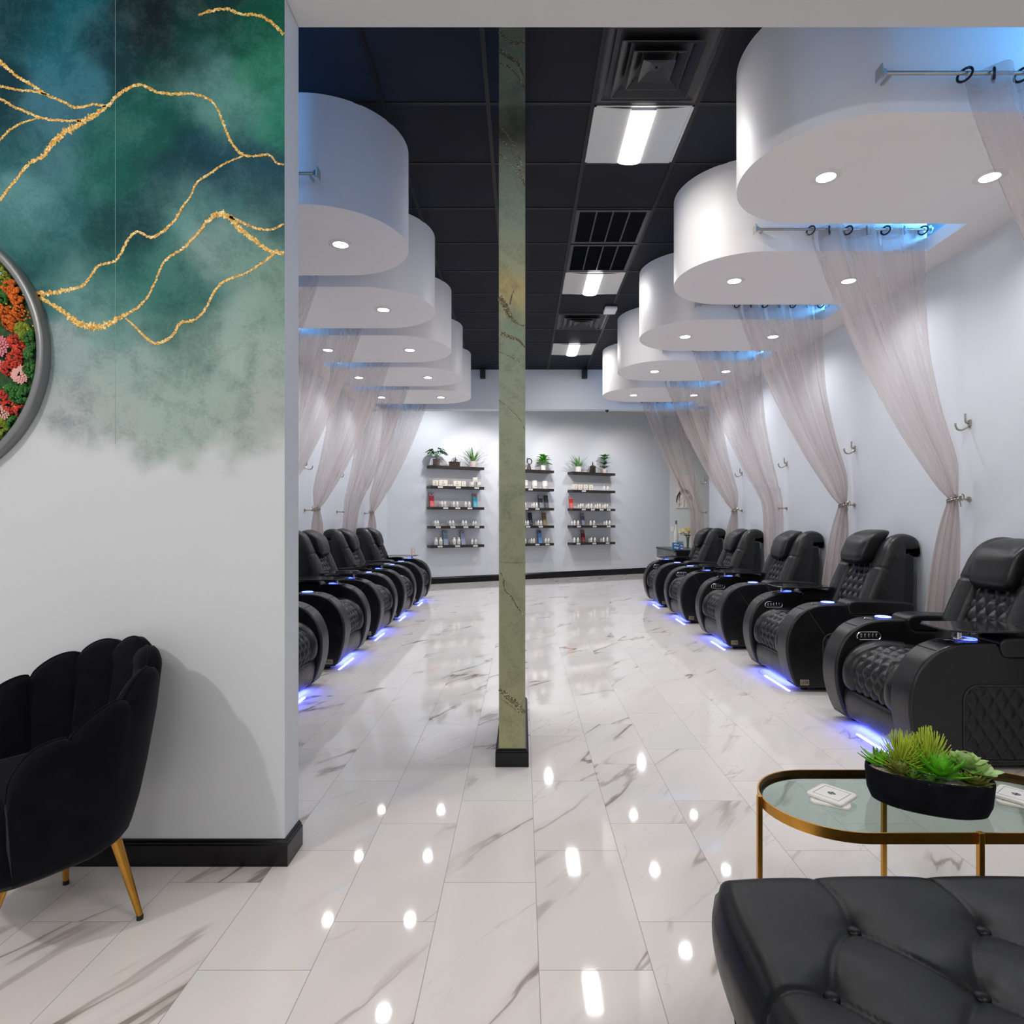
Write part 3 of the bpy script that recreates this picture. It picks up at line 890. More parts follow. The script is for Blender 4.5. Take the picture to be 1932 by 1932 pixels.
def curtain(side, yrod, ytie, tied, lab, seed, folds=7):
    r = np.random.RandomState(seed)
    if side == 'right': mx = lambda X: X
    else: mx = lambda X: -1.52 - (X - 1.90) * 0.935
    lb_, rb_, ll_, lr_ = LB, RB, LOOSE_L, LOOSE_R
    if side == 'left':      # the gaps between the chairs are tighter here, so the cloth falls close to the wall
        lb_ = [(2.795, 1.352), (2.75, 1.12), (2.775, 0.75), (2.80, 0.40), (2.80, 0.02)]
        rb_ = [(2.865, 1.352), (2.90, 1.12), (2.92, 0.75), (2.92, 0.40), (2.92, 0.02)]
        ll_ = LOOSE_L[:7] + [(2.70, 1.0), (2.78, 0.6), (2.80, 0.02)]
        lr_ = LOOSE_R[:7] + [(2.90, 1.0), (2.92, 0.6), (2.92, 0.02)]
    if tied:
        Lc = np.vstack([resample(catmull(LE, 10), 90), resample(catmull(lb_, 8), 36)[1:]])
        Rc = np.vstack([resample(catmull(RE, 10), 90), resample(catmull(rb_, 8), 36)[1:]])
    else:
        Lc = resample(catmull(ll_, 10), 125); Rc = resample(catmull(lr_, 10), 125)
    nt_, ns = len(Lc), 150
    s_ = np.linspace(0, 1, ns)
    ph = r.uniform(0, 6.28, 4)
    V = np.zeros((ns, nt_, 3)); G = np.zeros((ns, nt_))
    for j in range(nt_):
        a, b = Lc[j], Rc[j]
        w = np.linalg.norm(b - a)
        z = 0.5 * (a[1] + b[1])
        tt = np.clip((3.10 - z) / (3.10 - 1.352), 0, 2.0)
        squeeze = min(1.0, w / 0.74)
        # cloth gathers towards the outer (upper) side as it nears the tie
        ss = s_ + 0.05 * math.sin(tt * 2.0) * np.sin(2 * PI * s_ * 2 + ph[0]) * (s_ * (1 - s_) * 4)
        sag = (s_ * (1 - s_)) * 0.30 * (1 - abs(2 * min(tt, 1) - 1)) * (1 if tied else 0.6)
        X = a[0] + (b[0] - a[0]) * ss
        Z = a[1] + (b[1] - a[1]) * ss
        X = X + sag * 0.12
        amp = 0.042 * (0.5 + 0.5 * squeeze)
        if tied and z < 1.8: amp = 0.018 + 0.03 * abs(z - 1.352)
        amp = min(amp, 0.05)
        y0 = yrod + (ytie - yrod) * min(tt, 1.0)
        f = np.sin(2 * PI * folds / 2 * s_ + 0.0)
        f2 = np.array([1.5 * mnoise.noise(Vector((q * 8 + seed, tt * 0.8, 0))) + 0.45 * mnoise.noise(Vector((q * 18 + seed, tt * 0.9, 3))) for q in s_])
        mixf = min(1, tt * 2.2)
        Y = y0 + amp * (f * (1 - 0.45 * mixf) + f2 * (0.2 + 0.8 * mixf))
        if not tied and z < 1.6: Y -= 0.03
        V[:, j, 0] = mx(X); V[:, j, 1] = Y; V[:, j, 2] = Z
        G[:, j] = np.clip((0.62 - w) / 0.62, 0, 1) * (0.85 if tied else 0.7) + 0.22 * (np.exp(-(s_ / 0.018) ** 2) + np.exp(-((1 - s_) / 0.018) ** 2))
        G[:, j] += 0.14 * min(tt, 1)
        if z > 3.08: G[:, j] += 0.15
    o = MB().grid(V).build('sheer_curtain', 'sheer', smooth=True, angle=180)
    a2 = o.data.attributes.new('across', 'FLOAT_VECTOR', 'POINT')
    SV = np.zeros((ns, nt_, 3)); SV[..., 0] = s_[:, None]; SV[..., 1] = np.linspace(0, 1, nt_)[None]; SV[..., 2] = seed
    a2.data.foreach_set('vector', SV.ravel())
    at = o.data.attributes.new('gather', 'FLOAT', 'POINT')
    at.data.foreach_set('value', G.ravel())
    tag(o, lab, 'curtain', f'sheer curtains of the {side} row')
    # eyelets along the top
    for k in range(folds):
        s1 = (k + 0.0) / (folds / 1.0) + 0.5 / folds * 0
        X = mx(1.90 + 0.74 * (k / (folds - 1)))
        a = [(X + 0.004 * math.sin(q * PI / 8) , yrod + 0.026 * math.cos(q * PI / 8), 3.118 + 0.026 * math.sin(q * PI / 8)) for q in range(16)]
        tl = 0.6 if k % 2 else -0.6
        a = [(X + (p[1] - yrod) * tl, p[1], p[2]) for p in a]
        MB().tube(a, 0.0055, 6, closed=True).build('eyelet', 'ring', o)
    if tied:
        c = Vector((mx(2.83), ytie, 1.352))
        m = MB()
        a = [(c.x + 0.042 * math.cos(q * PI / 8), c.y + 0.030 * math.sin(q * PI / 8), c.z + 0.012 * math.cos(q * PI / 8 + 1)) for q in range(16)]
        m.tube(a, 0.006, 6, closed=True)
        a2 = [(p[0], p[1], p[2] - 0.013) for p in a]
        m.tube(a2, 0.006, 6, closed=True)
        # bow: two loops and two tails
        for sg in (-1, 1):
            lp = [(c.x + sg * 0.038 * math.sin(q / 10 * PI) * (0.6 + 0.4 * math.sin(q / 10 * PI)), c.y - 0.034 - 0.006 * math.sin(q / 10 * PI), c.z - 0.004 + 0.030 * math.sin(q / 10 * 2 * PI) * 0.7 + 0.012 * math.sin(q / 10 * PI)) for q in range(11)]
            m.tube(lp, 0.0042, 6)
            tl = [(c.x + sg * 0.004, c.y - 0.035, c.z - 0.006), (c.x + sg * 0.014, c.y - 0.040, c.z - 0.03), (c.x + sg * 0.018, c.y - 0.038, c.z - 0.055)]
            m.tube(catmull(tl, 4), 0.004, 6)
        m.ball((c.x, c.y - 0.036, c.z - 0.004), 0.011, 8, 6)
        m.build('tieback_bow', 'nickel', o)
    return o

def rod(side, yrod, lab):
    if side == 'right': x0, x1 = 1.555, 2.69
    else: x0, x1 = -1.15, -2.27
    sg = 1 if x1 > x0 else -1
    t = empty('curtain_rod', (x0, yrod, 3.125), label=lab, cat='curtain rod', group=f'curtain rods of the {side} row')
    n = MB().cyl((0.0 if sg > 0 else x1 - x0, 0, 0), 0.0085, abs(x1 - x0) - 0.01, 16, axis='x')
    n.build('rod_tube', 'steel', t)
    m = MB()
    # square flared flange at the aisle end
    a = sg * 0.004; b = -sg * 0.022
    rows = [[(a, -0.011, -0.011), (a, 0.011, -0.011), (a, 0.011, 0.011), (a, -0.011, 0.011)],
            [(b * 0.5, -0.014, -0.014), (b * 0.5, 0.014, -0.014), (b * 0.5, 0.014, 0.014), (b * 0.5, -0.014, 0.014)],
            [(b, -0.026, -0.026), (b, 0.026, -0.026), (b, 0.026, 0.026), (b, -0.026, 0.026)],
            [(b * 1.15, -0.026, -0.026), (b * 1.15, 0.026, -0.026), (b * 1.15, 0.026, 0.026), (b * 1.15, -0.026, 0.026)]]
    m.grid(np.array(rows), closed_v=True)
    m.add(rows[-1], [(0, 1, 2, 3)])
    m.build('end_finial', 'steel', t, smooth=False)
    # bracket reaching back to the canopy wall, and wall-end flange
    MB().box((-0.006 + sg * 0.03, 0, -0.006), (0.006 + sg * 0.03, 0.074, 0.006)).build('bracket', 'steel', t, smooth=False)
    e = x1 - x0
    MB().cyl((e - 0.006 if sg > 0 else e - 0.002, 0, 0), 0.026, 0.008, 20, axis='x').build('end_flange', 'steel', t)
    return t

RODR = [2.685, 4.12, 5.53, 6.94, 8.35, 9.945]
RODL = [3.46, 4.72, 5.97, 7.22, 8.47, 9.945]
NEAR6 = ['nearest', 'second nearest', 'third nearest', 'third farthest', 'second farthest', 'farthest']
for i, y in enumerate(RODR):
    rod('right', y, f'{NEAR6[i]} brushed metal curtain rod above the right row')
    tied = i in (0, 1, 2, 4)
    curtain('right', y, y - 0.02, tied, f'{NEAR6[i]} sheer taupe curtain on the right side, ' + ('gathered by a bow at the wall' if tied else 'hanging loose past its wall peg'), 100 + i)
for i, y in enumerate(RODL):
    rod('left', y, f'{NEAR6[i]} brushed metal curtain rod above the left row')
    if i == 0: continue
    tied = i != 4
    curtain('left', y, [0, 4.75, 6.02, 7.27, 8.53, 9.93][i], tied, f'{NEAR6[i]} sheer taupe curtain on the left side, ' + ('gathered at the wall' if tied else 'hanging loose past its wall peg'), 120 + i)

# hooks and pegs
def make_peg():
    t = empty('wall_peg', (0, 0, 0))
    MB().cyl((-0.012, 0, 0), 0.017, 0.012, 20, axis='x').build('wall_plate', 'nickel', t)
    MB().cyl((-0.085, 0, 0), 0.006, 0.075, 12, axis='x').build('stem', 'nickel', t)
    MB().cyl((-0.098, 0, 0), 0.012, 0.014, 16, axis='x').build('knob', 'nickel', t)
    return t
def make_hook():
    t = empty('coat_hook', (0, 0, 0))
    MB().box((-0.008, -0.014, -0.028), (0, 0.014, 0.022)).build('back_plate', 'nickel', t, bevel=0.002)
    m = MB()
    m.tube(catmull([(-0.006, 0, 0.0), (-0.026, 0, 0.004), (-0.030, 0, 0.028), (-0.031, 0, 0.062)], 5), 0.0062, 10)
    m.build('upper_prong', 'nickel', t)
    MB().tube(catmull([(-0.008, 0, -0.016), (-0.03, 0, -0.035), (-0.055, 0, -0.046), (-0.082, 0, -0.040), (-0.094, 0, -0.018), (-0.095, 0, -0.002)], 6), [0.0062] * 30 + [0.0075], 10).build('lower_hook', 'nickel', t)
    return t
peg0, hook0 = make_peg(), make_hook()
pu = hu = False
NR = ['nearest', 'second nearest', 'middle', 'second farthest', 'farthest']
for i, y in enumerate(RODR[1:]):
    o = copy_tree(peg0) if pu else peg0; pu = True
    o.location = (XR, y - 0.04, 1.345)
    tag(o, f'{NR[i]} visible metal tieback peg on the right wall', 'wall peg', 'tieback pegs on the right wall')
    o = copy_tree(hook0) if hu else hook0; hu = True
    o.location = (XR, y - 0.04, 1.842)
    tag(o, f'{NR[i]} metal double coat hook on the right wall', 'coat hook', 'coat hooks on the right wall')
for i, y in enumerate(RODL[3:]):
    o = copy_tree(peg0); o.location = (XL, y - 0.05, 1.33); o.rotation_euler = (0, 0, PI)
    tag(o, f'{["nearest", "middle", "farthest"][i]} visible metal tieback peg on the left wall', 'wall peg', 'tieback pegs on the left wall')
    o = copy_tree(hook0); o.location = (XL, y - 0.05, 1.842); o.rotation_euler = (0, 0, PI)
    tag(o, f'{["nearest", "middle", "farthest"][i]} small metal coat hook on the left wall, behind the sheers', 'coat hook', 'coat hooks on the left wall')

# ------------------------------------------------------------------ recliner
def quilt(u, v, pu_, pv_):
    a = u / pu_ + v / pv_; b = u / pu_ - v / pv_
    return (np.abs(np.sin(PI * a)) ** 0.55) * (np.abs(np.sin(PI * b)) ** 0.55)

def frames(P):
    T = np.gradient(P, axis=0); T /= np.linalg.norm(T, axis=1)[:, None]
    return np.stack([T[:, 1], -T[:, 0]], 1)      # outward for a run that goes up-and-over forwards

def make_recliner():
    t = empty('recliner', (0, 0, 0))
    # base and feet
    MB().box((0.16, -0.40, 0.035), (0.86, 0.40, 0.22)).build('base', 'black', t, bevel=0.01)
    for sx in (0.2, 0.84):
        for sy in (-0.35, 0.35):
            MB().cyl((sx, sy, 0), 0.022, 0.037, 12).build('foot', 'black', t)
    # arms
    prof = [(0.10, 0.03), (0.90, 0.03), (0.925, 0.035), (0.955, 0.09), (0.985, 0.18), (1.0, 0.27), (0.998, 0.36), (0.978, 0.44), (0.935, 0.52), (0.875, 0.575), (0.80, 0.607), (0.73, 0.618), (0.60, 0.620), (0.575, 0.612), (0.55, 0.565), (0.52, 0.55), (0.12, 0.54), (0.085, 0.50), (0.09, 0.2)]
    for sy in (-1, 1):
        y0, y1 = sorted((sy * 0.272, sy * 0.440))
        crv = catmull(prof[2:12], 4)
        poly = [tuple(p) for p in prof[:2]] + [tuple(p) for p in crv] + [tuple(p) for p in prof[12:]]
        arm = MB().prism(poly, y0, y1, axis='y').build('arm', 'leather_s', t, smooth=True, angle=50, bevel=0.017, bseg=3)
        # piping where the front band meets the side panels
        cc = resample(np.vstack([[(0.925, 0.04)], crv, [(0.60, 0.62)]]), 60)
        nrm = frames(cc)
        for yy in (y0 + 0.004, y1 - 0.004):
            path = [(p[0] - 0.013 * n_[0] * -1 * -1, yy, p[1] - 0.013 * n_[1] * -1 * -1) for p, n_ in zip(cc, nrm)]
            path = [(p[0] - 0.010, yy, p[1] - (0.010 if p[1] > 0.5 else 0.003)) for p in cc]
            MB().tube(path, 0.0045, 6).build('piping', 'stitch', arm)
        # seams across the band and down the side
        yo = sy * 0.4405
        MB().tube([(0.868, sy * 0.285, 0.5805), (0.868, sy * 0.425, 0.5805)], 0.0022, 5).build('seam', 'stitch', arm)
        MB().tube([(0.845, yo, 0.57), (0.735, yo, 0.405)], 0.0024, 5).build('seam', 'stitch', arm)
        # quilted side panel with piped border
        rr = rrect(0.17, 0.745, 0.055, 0.415, 0.07, 6)
        us = np.linspace(0.17, 0.745, 110); zs = np.linspace(0.055, 0.415, 72)
        U, Z = np.meshgrid(us, zs, indexing='ij')
        dx = np.minimum(U - 0.17, 0.745 - U); dz = np.minimum(Z - 0.055, 0.415 - Z)
        fade = np.clip(np.minimum(dx, dz) / 0.012, 0, 1)
        D = 0.0125 * quilt(U - 0.4575, Z - 0.235, 0.070, 0.110) * fade
        qx = np.maximum(0.07 - dx, 0); qz = np.maximum(0.07 - dz, 0)
        outm = np.sqrt(qx ** 2 + qz ** 2) > 0.0705
        V = np.stack([U, sy * (0.4385 + D), Z], -1)
        nu, nz = U.shape
        fs = []
        for i in range(nu - 1):
            for j in range(nz - 1):
                if outm[i, j] and outm[i + 1, j] and outm[i, j + 1] and outm[i + 1, j + 1]: continue
                fs.append((i * nz + j, (i + 1) * nz + j, (i + 1) * nz + j + 1, i * nz + j + 1))
        # clamp outside points onto the rounded border
        for i in range(nu):
            for j in range(nz):
                if outm[i, j]:
                    k_ = 0.07 / math.hypot(qx[i, j], qz[i, j])
                    cx = 0.24 if U[i, j] < 0.4575 else 0.675; cz = 0.125 if Z[i, j] < 0.235 else 0.345
                    V[i, j, 0] = cx + (U[i, j] - cx) * k_; V[i, j, 2] = cz + (Z[i, j] - cz) * k_
        MB().add(V.reshape(-1, 3), fs).build('quilted_side_panel', 'leather_s', arm, angle=60)
        MB().tube([(p[0], sy * 0.4415, p[1]) for p in rr], 0.0055, 6, closed=True).build('panel_piping', 'stitch', arm)
        # padded armrest lid behind the cup holder
        lid = MB()
        pl = catmull([(0.555, 0.548), (0.572, 0.60), (0.56, 0.632), (0.50, 0.645), (0.30, 0.640), (0.14, 0.630), (0.10, 0.605), (0.10, 0.565), (0.13, 0.545)], 4)
        lid.prism([tuple(p) for p in pl], sy * 0.279 if sy > 0 else sy * 0.447, sy * 0.447 if sy > 0 else sy * 0.279, axis='y')
        lid.build('armrest_pad', 'leather_s', t, angle=50, bevel=0.014, bseg=3)
        # lit cup holder and power button
        cup = MB().cyl((0.672, sy * 0.356, 0.618), 0.044, 0.0045, 28).build('cup_holder', 'cup', t)
        ring = [(0.672 + 0.041 * math.cos(q * PI / 14), sy * 0.356 + 0.041 * math.sin(q * PI / 14), 0.6235) for q in range(28)]
        MB().tube(ring, 0.0042, 6, closed=True).build('blue_light_ring', 'blueled', cup)
        ring = [(0.672 + 0.024 * math.cos(q * PI / 10), sy * 0.356 + 0.024 * math.sin(q * PI / 10), 0.6235) for q in range(20)]
        MB().tube(ring, 0.003, 6, closed=True).build('inner_light_ring', 'blueled', cup)
        MB().lathe([(0.0001, 0.003), (0.017, 0.003), (0.020, 0.0)], (0.762, sy * 0.356, 0.6165), 18, 1.3, 0.8).build('power_button', 'chrome', t)
    # silver five button control panel on the inner face of one arm
    pan = empty('control_panel', (0, 0, 0)); pan.parent = t
    border = rrect(0.735, 0.875, 0.503, 0.548, 0.022, 6)
    border = [(p[0], p[1] + 0.004 * math.cos((p[0] - 0.805) / 0.07 * PI)) for p in border]
    MB().tube([(p[0], -0.270, p[1]) for p in border], 0.0036, 6, closed=True).build('chrome_border', 'chrome', pan)
    for q in range(5):
        MB().box((0.754 + q * 0.0225, -0.272, 0.514), (0.765 + q * 0.0225, -0.266, 0.538)).build('button', 'chrome', pan, bevel=0.002)
    # small metal badge low on the outside of each arm
    for sy in (-1, 1):
        b = MB().box((0.842, min(sy * 0.4385, sy * 0.442), 0.050), (0.905, max(sy * 0.4385, sy * 0.442), 0.090)).build('metal_badge', 'nickel', t, bevel=0.0015)
        m = MB()
        for (xa, xb, za, zb) in ((0.812, 0.818, 0.1, 0.117), (0.822, 0.832, 0.1, 0.103), (0.822, 0.832, 0.114, 0.117), (0.822, 0.826, 0.1, 0.117), (0.838, 0.842, 0.1, 0.117), (0.846, 0.857, 0.107, 0.110), (0.846, 0.857, 0.1, 0.103)):
            m.box((xa + 0.040, sy * 0.4422 - 0.0004, za - 0.038), (xb + 0.040, sy * 0.4422 + 0.0004, zb - 0.038))
        m.build('badge_print', 'black', b, smooth=False)
    # seat
    sp = resample(catmull([(0.30, 0.415), (0.45, 0.432), (0.60, 0.452), (0.74, 0.468), (0.84, 0.455), (0.905, 0.415), (0.938, 0.36), (0.945, 0.30), (0.93, 0.245), (0.90, 0.215)], 8), 84)
    nr = frames(sp)
    uu = np.linspace(-0.271, 0.271, 79)
    tt = np.linspace(0, 1, len(sp))
    Tt, Uu = np.meshgrid(tt, uu, indexing='ij')
    arc = np.r_[0, np.cumsum(np.linalg.norm(np.diff(sp, axis=0), axis=1))]
    Ar = np.repeat(arc[:, None], len(uu), 1)
    au = np.abs(Uu)
    c_half = 0.150
    bol = np.clip(1 - ((au - 0.212) / 0.060) ** 2, 0, 1) ** 0.6 * 0.040
    bol *= np.clip((au - c_half) / 0.01, 0, 1)
    inq = (au < c_half) & (Tt > 0.40)
    q = quilt(Uu, Ar - arc[int(0.4 * len(arc))], 0.075, 0.115) * 0.024 + 0.003
    edge = np.clip((c_half - au) / 0.012, 0, 1) * np.clip((Tt - 0.40) / 0.02, 0, 1) * np.clip((1 - Tt) / 0.05, 0, 1)
    D = np.where(inq, q * edge, 0)
    flat = np.where((Tt <= 0.40), 0.030 * np.clip((0.40 - Tt) / 0.03, 0, 1) ** 0.5, 0)
    D = np.where(Tt <= 0.40, np.maximum(flat * np.clip((0.271 - au) / 0.03, 0, 1) ** 0.5, 0), D + bol * np.clip((1 - Tt) / 0.07, 0, 1) ** 0.5)
    
    V = np.zeros((len(sp), len(uu), 3))
    V[..., 0] = sp[:, 0][:, None] - nr[:, 0][:, None] * D * -1
    V[..., 2] = sp[:, 1][:, None] - nr[:, 1][:, None] * D * -1
    # nr is (Tz, -Tx); outward for this run is (-Tz, Tx)
    V[..., 0] = sp[:, 0][:, None] - nr[:, 0][:, None] * D
    V[..., 2] = sp[:, 1][:, None] - nr[:, 1][:, None] * D
    V[..., 1] = Uu
    MB().grid(V).build('seat', 'leather', t, angle=70)
    MB().box((0.20, -0.27, 0.20), (0.86, 0.27, 0.40)).build('seat_box', 'black', t, smooth=False)
    # leg rest panel
    fp = catmull([(0.892, 0.052), (0.925, 0.050), (0.945, 0.10), (0.956, 0.16), (0.950, 0.212), (0.925, 0.228), (0.88, 0.23)], 5)
    MB().prism([tuple(p) for p in fp], -0.268, 0.268, axis='y').build('leg_rest', 'leather_s', t, angle=40, bevel=0.008)
    # blue strip under the front edge
    MB().box((0.868, -0.262, 0.052), (0.888, 0.262, 0.060)).build('led_strip', 'ledstrip', t, smooth=False)
    # backrest front: centre panel quilted, two bolsters, all rolling over the top
    bp = resample(catmull([(0.395, 0.44), (0.345, 0.56), (0.275, 0.74), (0.205, 0.90), (0.165, 0.985), (0.125, 1.035), (0.065, 1.058), (0.0, 1.045), (-0.035, 1.0), (-0.025, 0.955)], 8), 100)
    T = np.gradient(bp, axis=0); T /= np.linalg.norm(T, axis=1)[:, None]
    nb = np.stack([T[:, 1], -T[:, 0]], 1)        # forward-facing
    uu = np.linspace(-1, 1, 91)
    tt = np.linspace(0, 1, len(bp))
    Tt, U1 = np.meshgrid(tt, uu, indexing='ij')
    hw = 0.325 - 0.03 * Tt - 0.03 * np.clip((Tt - 0.62) / 0.3, 0, 1)
    Yv = U1 * hw; au = np.abs(Yv)
    arc = np.r_[0, np.cumsum(np.linalg.norm(np.diff(bp, axis=0), axis=1))]
    Ar = np.repeat(arc[:, None], len(uu), 1)
    ch = 0.150 - 0.012 * Tt
    e1 = np.clip((au - ch) / 0.012, 0, 1)
    mid = (ch + hw) / 2
    bol = np.clip(1 - ((au - mid) / ((hw - ch) / 2 + 0.004)) ** 2, 0, 1) ** 0.55 * 0.052 * e1
    qd = quilt(Yv, Ar, 0.075, 0.125) * 0.024 + 0.002
    eq = np.clip((ch - au) / 0.012, 0, 1) * np.clip((0.66 - Tt) / 0.02, 0, 1)
    D = bol + qd * eq
    seamz = np.exp(-((Tt - 0.50) / 0.008) ** 2) * e1 * 0.010
    D = D - seamz + 0.0
    side = np.clip((au - (hw - 0.022)) / 0.022, 0, 1) ** 2
    V = np.zeros((len(bp), len(uu), 3))
    V[..., 0] = bp[:, 0][:, None] + nb[:, 0][:, None] * D - side * 0.045 * np.clip(nb[:, 0][:, None], 0, 1)
    V[..., 2] = bp[:, 1][:, None] + nb[:, 1][:, None] * D - side * 0.02 * np.clip(nb[:, 1][:, None], 0, 1)
    V[..., 1] = Yv
    V[..., 0] = np.maximum(V[..., 0], -0.046)
    # side returns running back to the rear shell
    rear = bp.copy()
    rr_ = np.interp(bp[:, 1], [0.44, 0.74, 1.0], [0.12, 0.085, 0.065])
    Lr = []
    for sgn in (-1, 1):
        edge = V[:, 0 if sgn < 0 else -1, :]
        back = edge.copy(); back[:, 0] = np.minimum(edge[:, 0], rr_); back[:, 1] *= 0.94; back[:, 2] = np.minimum(edge[:, 2], 1.0)
        Lr.append((edge, back))
    mb = MB().grid(V)
    for e_, b__ in Lr:
        mid_ = (e_ + b__) / 2; mid_[:, 1] *= 1.02
        mb.grid(np.stack([e_, mid_, b__], 1))
    mb.build('backrest', 'leather', t, angle=60)
    sh = catmull([(0.20, 0.30), (0.05, 0.28), (0.020, 0.45), (0.006, 0.75), (0.008, 0.93), (0.03, 0.955), (0.08, 0.94), (0.14, 0.80), (0.24, 0.50)], 4)
    MB().prism([tuple(p) for p in sh], -0.278, 0.278, axis='y').build('back_shell', 'leather_s', t, angle=50, bevel=0.02, bseg=3)
    # headrest pillow
    n_, m_ = 40, 26
    def sp_(v, e): return np.sign(v) * np.abs(v) ** e
    P = np.zeros((m_, n_, 3))
    for i in range(m_):
        ph = -PI / 2 + PI * i / (m_ - 1)
        for j in range(n_):
            th = 2 * PI * j / n_
            y = 0.158 * sp_(math.sin(ph), 0.32) if False else 0.158 * sp_(np.array(math.sin(ph)), 0.38)
            rr2 = abs(math.cos(ph)) ** 0.38
            x = 0.080 * rr2 * sp_(np.array(math.cos(th)), 0.85)
            z = 0.142 * rr2 * sp_(np.array(math.sin(th)), 0.62)
            # roll the upper part backwards over the top of the backrest
            up = max(0, z - 0.03)
            P[i, j] = (x - up * up * 5.5 - z * 0.30, y, z)
    MB().grid(P, closed_v=True).build('headrest', 'leather_s', t, angle=80, loc=(0.222, 0, 0.965))
    # swivel tray on a post in the cup holder
    tr = MB()
    tr.prism([(0.16, -0.155), (0.20, -0.10), (0.20, 0.12), (0.14, 0.155), (-0.20, 0.150), (-0.235, 0.11), (-0.235, -0.12), (-0.20, -0.155)], 0, 0.010)
    tray = tr.build('swivel_tray', 'traygloss', t, smooth=False, bevel=0.003, loc=(0.60, 0.30, 0.668))
    MB().cyl((0.105, 0.055, -0.042), 0.011, 0.052, 14).cyl((0.105, 0.055, -0.044), 0.03, 0.006, 20).build('tray_post', 'chrome', tray)
    return t

rc = make_recliner()
def set_tray(o, side, shift=0.0):
    for ch in o.children:
        if ch.name.startswith('swivel_tray'):
            if side == 0:
                for g_ in list(ch.children): bpy.data.objects.remove(g_)
                bpy.data.objects.remove(ch)
            else:
                ch.location.y = side * 0.30
                if side < 0: ch.scale.y = -1
            return
def raise_head(o, dz, dx=0.0):
    for ch in o.children:
        if ch.name.startswith('headrest'):
            ch.location.z += dz; ch.location.x += dx
            ch.rotation_euler.y = -0.12
protos = {}
# right row faces the aisle (-x): chair local +y is the near side
YR = [3.43, 4.83, 6.28, 7.77, 9.17]
YL = [4.20, 5.48, 6.76, 8.03, 9.43]
trayR = [1, -1, -1, 1, -1]
trayL = [1, 1, -1, -1, 1]
DESC_R = ['nearest black leather recliner on the right, behind the glass table, tray over near arm',
          'second nearest recliner on the right, black leather with its headrest raised highest',
          'middle black leather recliner of the right row, lit blue underneath',
          'second farthest black leather recliner of the right row',
          'farthest black leather recliner of the right row, beside the reception desk']
DESC_L = ['nearest black recliner of the left row, half hidden by the wall edge',
          'second nearest black recliner of the left row, its back meeting the wall edge',
          'middle black leather recliner of the left row',
          'second farthest black leather recliner of the left row',
          'farthest black leather recliner of the left row, nearest the wall shelves']
copies = [rc] + [copy_tree(rc) for _ in range(9)]
for i in range(5):
    o = copies[i]
    o.location = (2.855, YR[i], 0); o.rotation_euler = (0, 0, PI)
    tag(o, DESC_R[i], 'recliner', 'black leather recliners along the right wall')
    set_tray(o, trayR[i])
    if i == 1: raise_head(o, 0.045, 0.01)
for i in range(5):
    o = copies[5 + i]
    o.location = (-2.432, YL[i], 0)
    tag(o, DESC_L[i], 'recliner', 'black leather recliners along the left wall')
    set_tray(o, trayL[i])
for o in copies:
    sg = -1 if o.location.x > 0 else 1
    lamp('recliner_glow', 'AREA', (o.location.x + sg * 0.885, o.location.y, 0.050), 2.2, (0.06, 0.085, 1.0), (0, -sg * math.radians(28), 0), shape='RECTANGLE', size=0.012, size_y=0.50)

# ------------------------------------------------------------------ wall shelves and goods
ROWZ = [2.265, 1.88, 1.482, 1.118, 0.75]
ROWN = ['top shelf', 'second shelf', 'third shelf', 'fourth shelf', 'bottom shelf']
UNITN = {'L': 'left display', 'M': 'centre display', 'R': 'right display'}
SHD = 0.20
def front_x(pxx, off):
    """X on the line parallel to the angled wall, off in front of it, that shows at photo column pxx"""
    s_ = (pxx - VX) / F
    Y0 = 12.94 - off / math.cos(WX)
    Y = Y0 / (1 - TH * s_)
    return Vector((s_ * Y, Y, 0))
UNITS = {'L': (812.5, 913.8), 'M': (None, 1045.3), 'R': (1080.4, 1161.0)}
tagpx = {
 ('L', 1): [830.8, 864.7, 899.5], ('L', 2): [840.9, 863.6, 886.5], ('L', 3): [826.9, 854.4, 879, 900], ('L', 4): [830.2, 863.4, 897],
 ('M', 1): [1001], ('M', 2): [992.5, 1014], ('M', 3): [996.4, 1020.4], ('M', 4): [1014, 1033],
 ('R', 1): [1101.6], ('R', 2): [1101.4, 1118.4, 1135, 1148.5], ('R', 3): [1092.3, 1122, 1148.5], ('R', 4): [1091.5, 1121.3, 1146.5]}
for u, (a_, b_) in UNITS.items():
    pr_ = front_x(b_, SHD)
    pl_ = front_x(a_, SHD) if a_ else pr_ - WD * 1.13
    Ln = (pr_ - pl_).length
    for r in range(5):
        c = pl_ - WN * SHD
        o = MB().box((0, 0, -0.052), (Ln, -SHD, 0)) if False else MB().box((0, -SHD, -0.052), (Ln, 0, 0))
        o = o.build('wall_shelf', 'wood', smooth=False, bevel=0.002, loc=(c.x, c.y, ROWZ[r]), rotz=WX)
        tag(o, f'dark floating shelf, {ROWN[r]} of the {UNITN[u]} on the far wall', 'shelf', 'dark floating shelves on the far wall')
        for q in tagpx.get((u, r), []):
            d = (front_x(q, SHD) - pl_).length
            tg = MB().box((d - 0.048, -SHD - 0.003, -0.040), (d + 0.048, -SHD, -0.010))
            tg = tg.build('price_tag', 'white', o, smooth=False)
            MB().box((d - 0.036, -SHD - 0.0036, -0.028), (d + 0.030, -SHD - 0.003, -0.022)).build('tag_print', 'ink', tg, smooth=False)

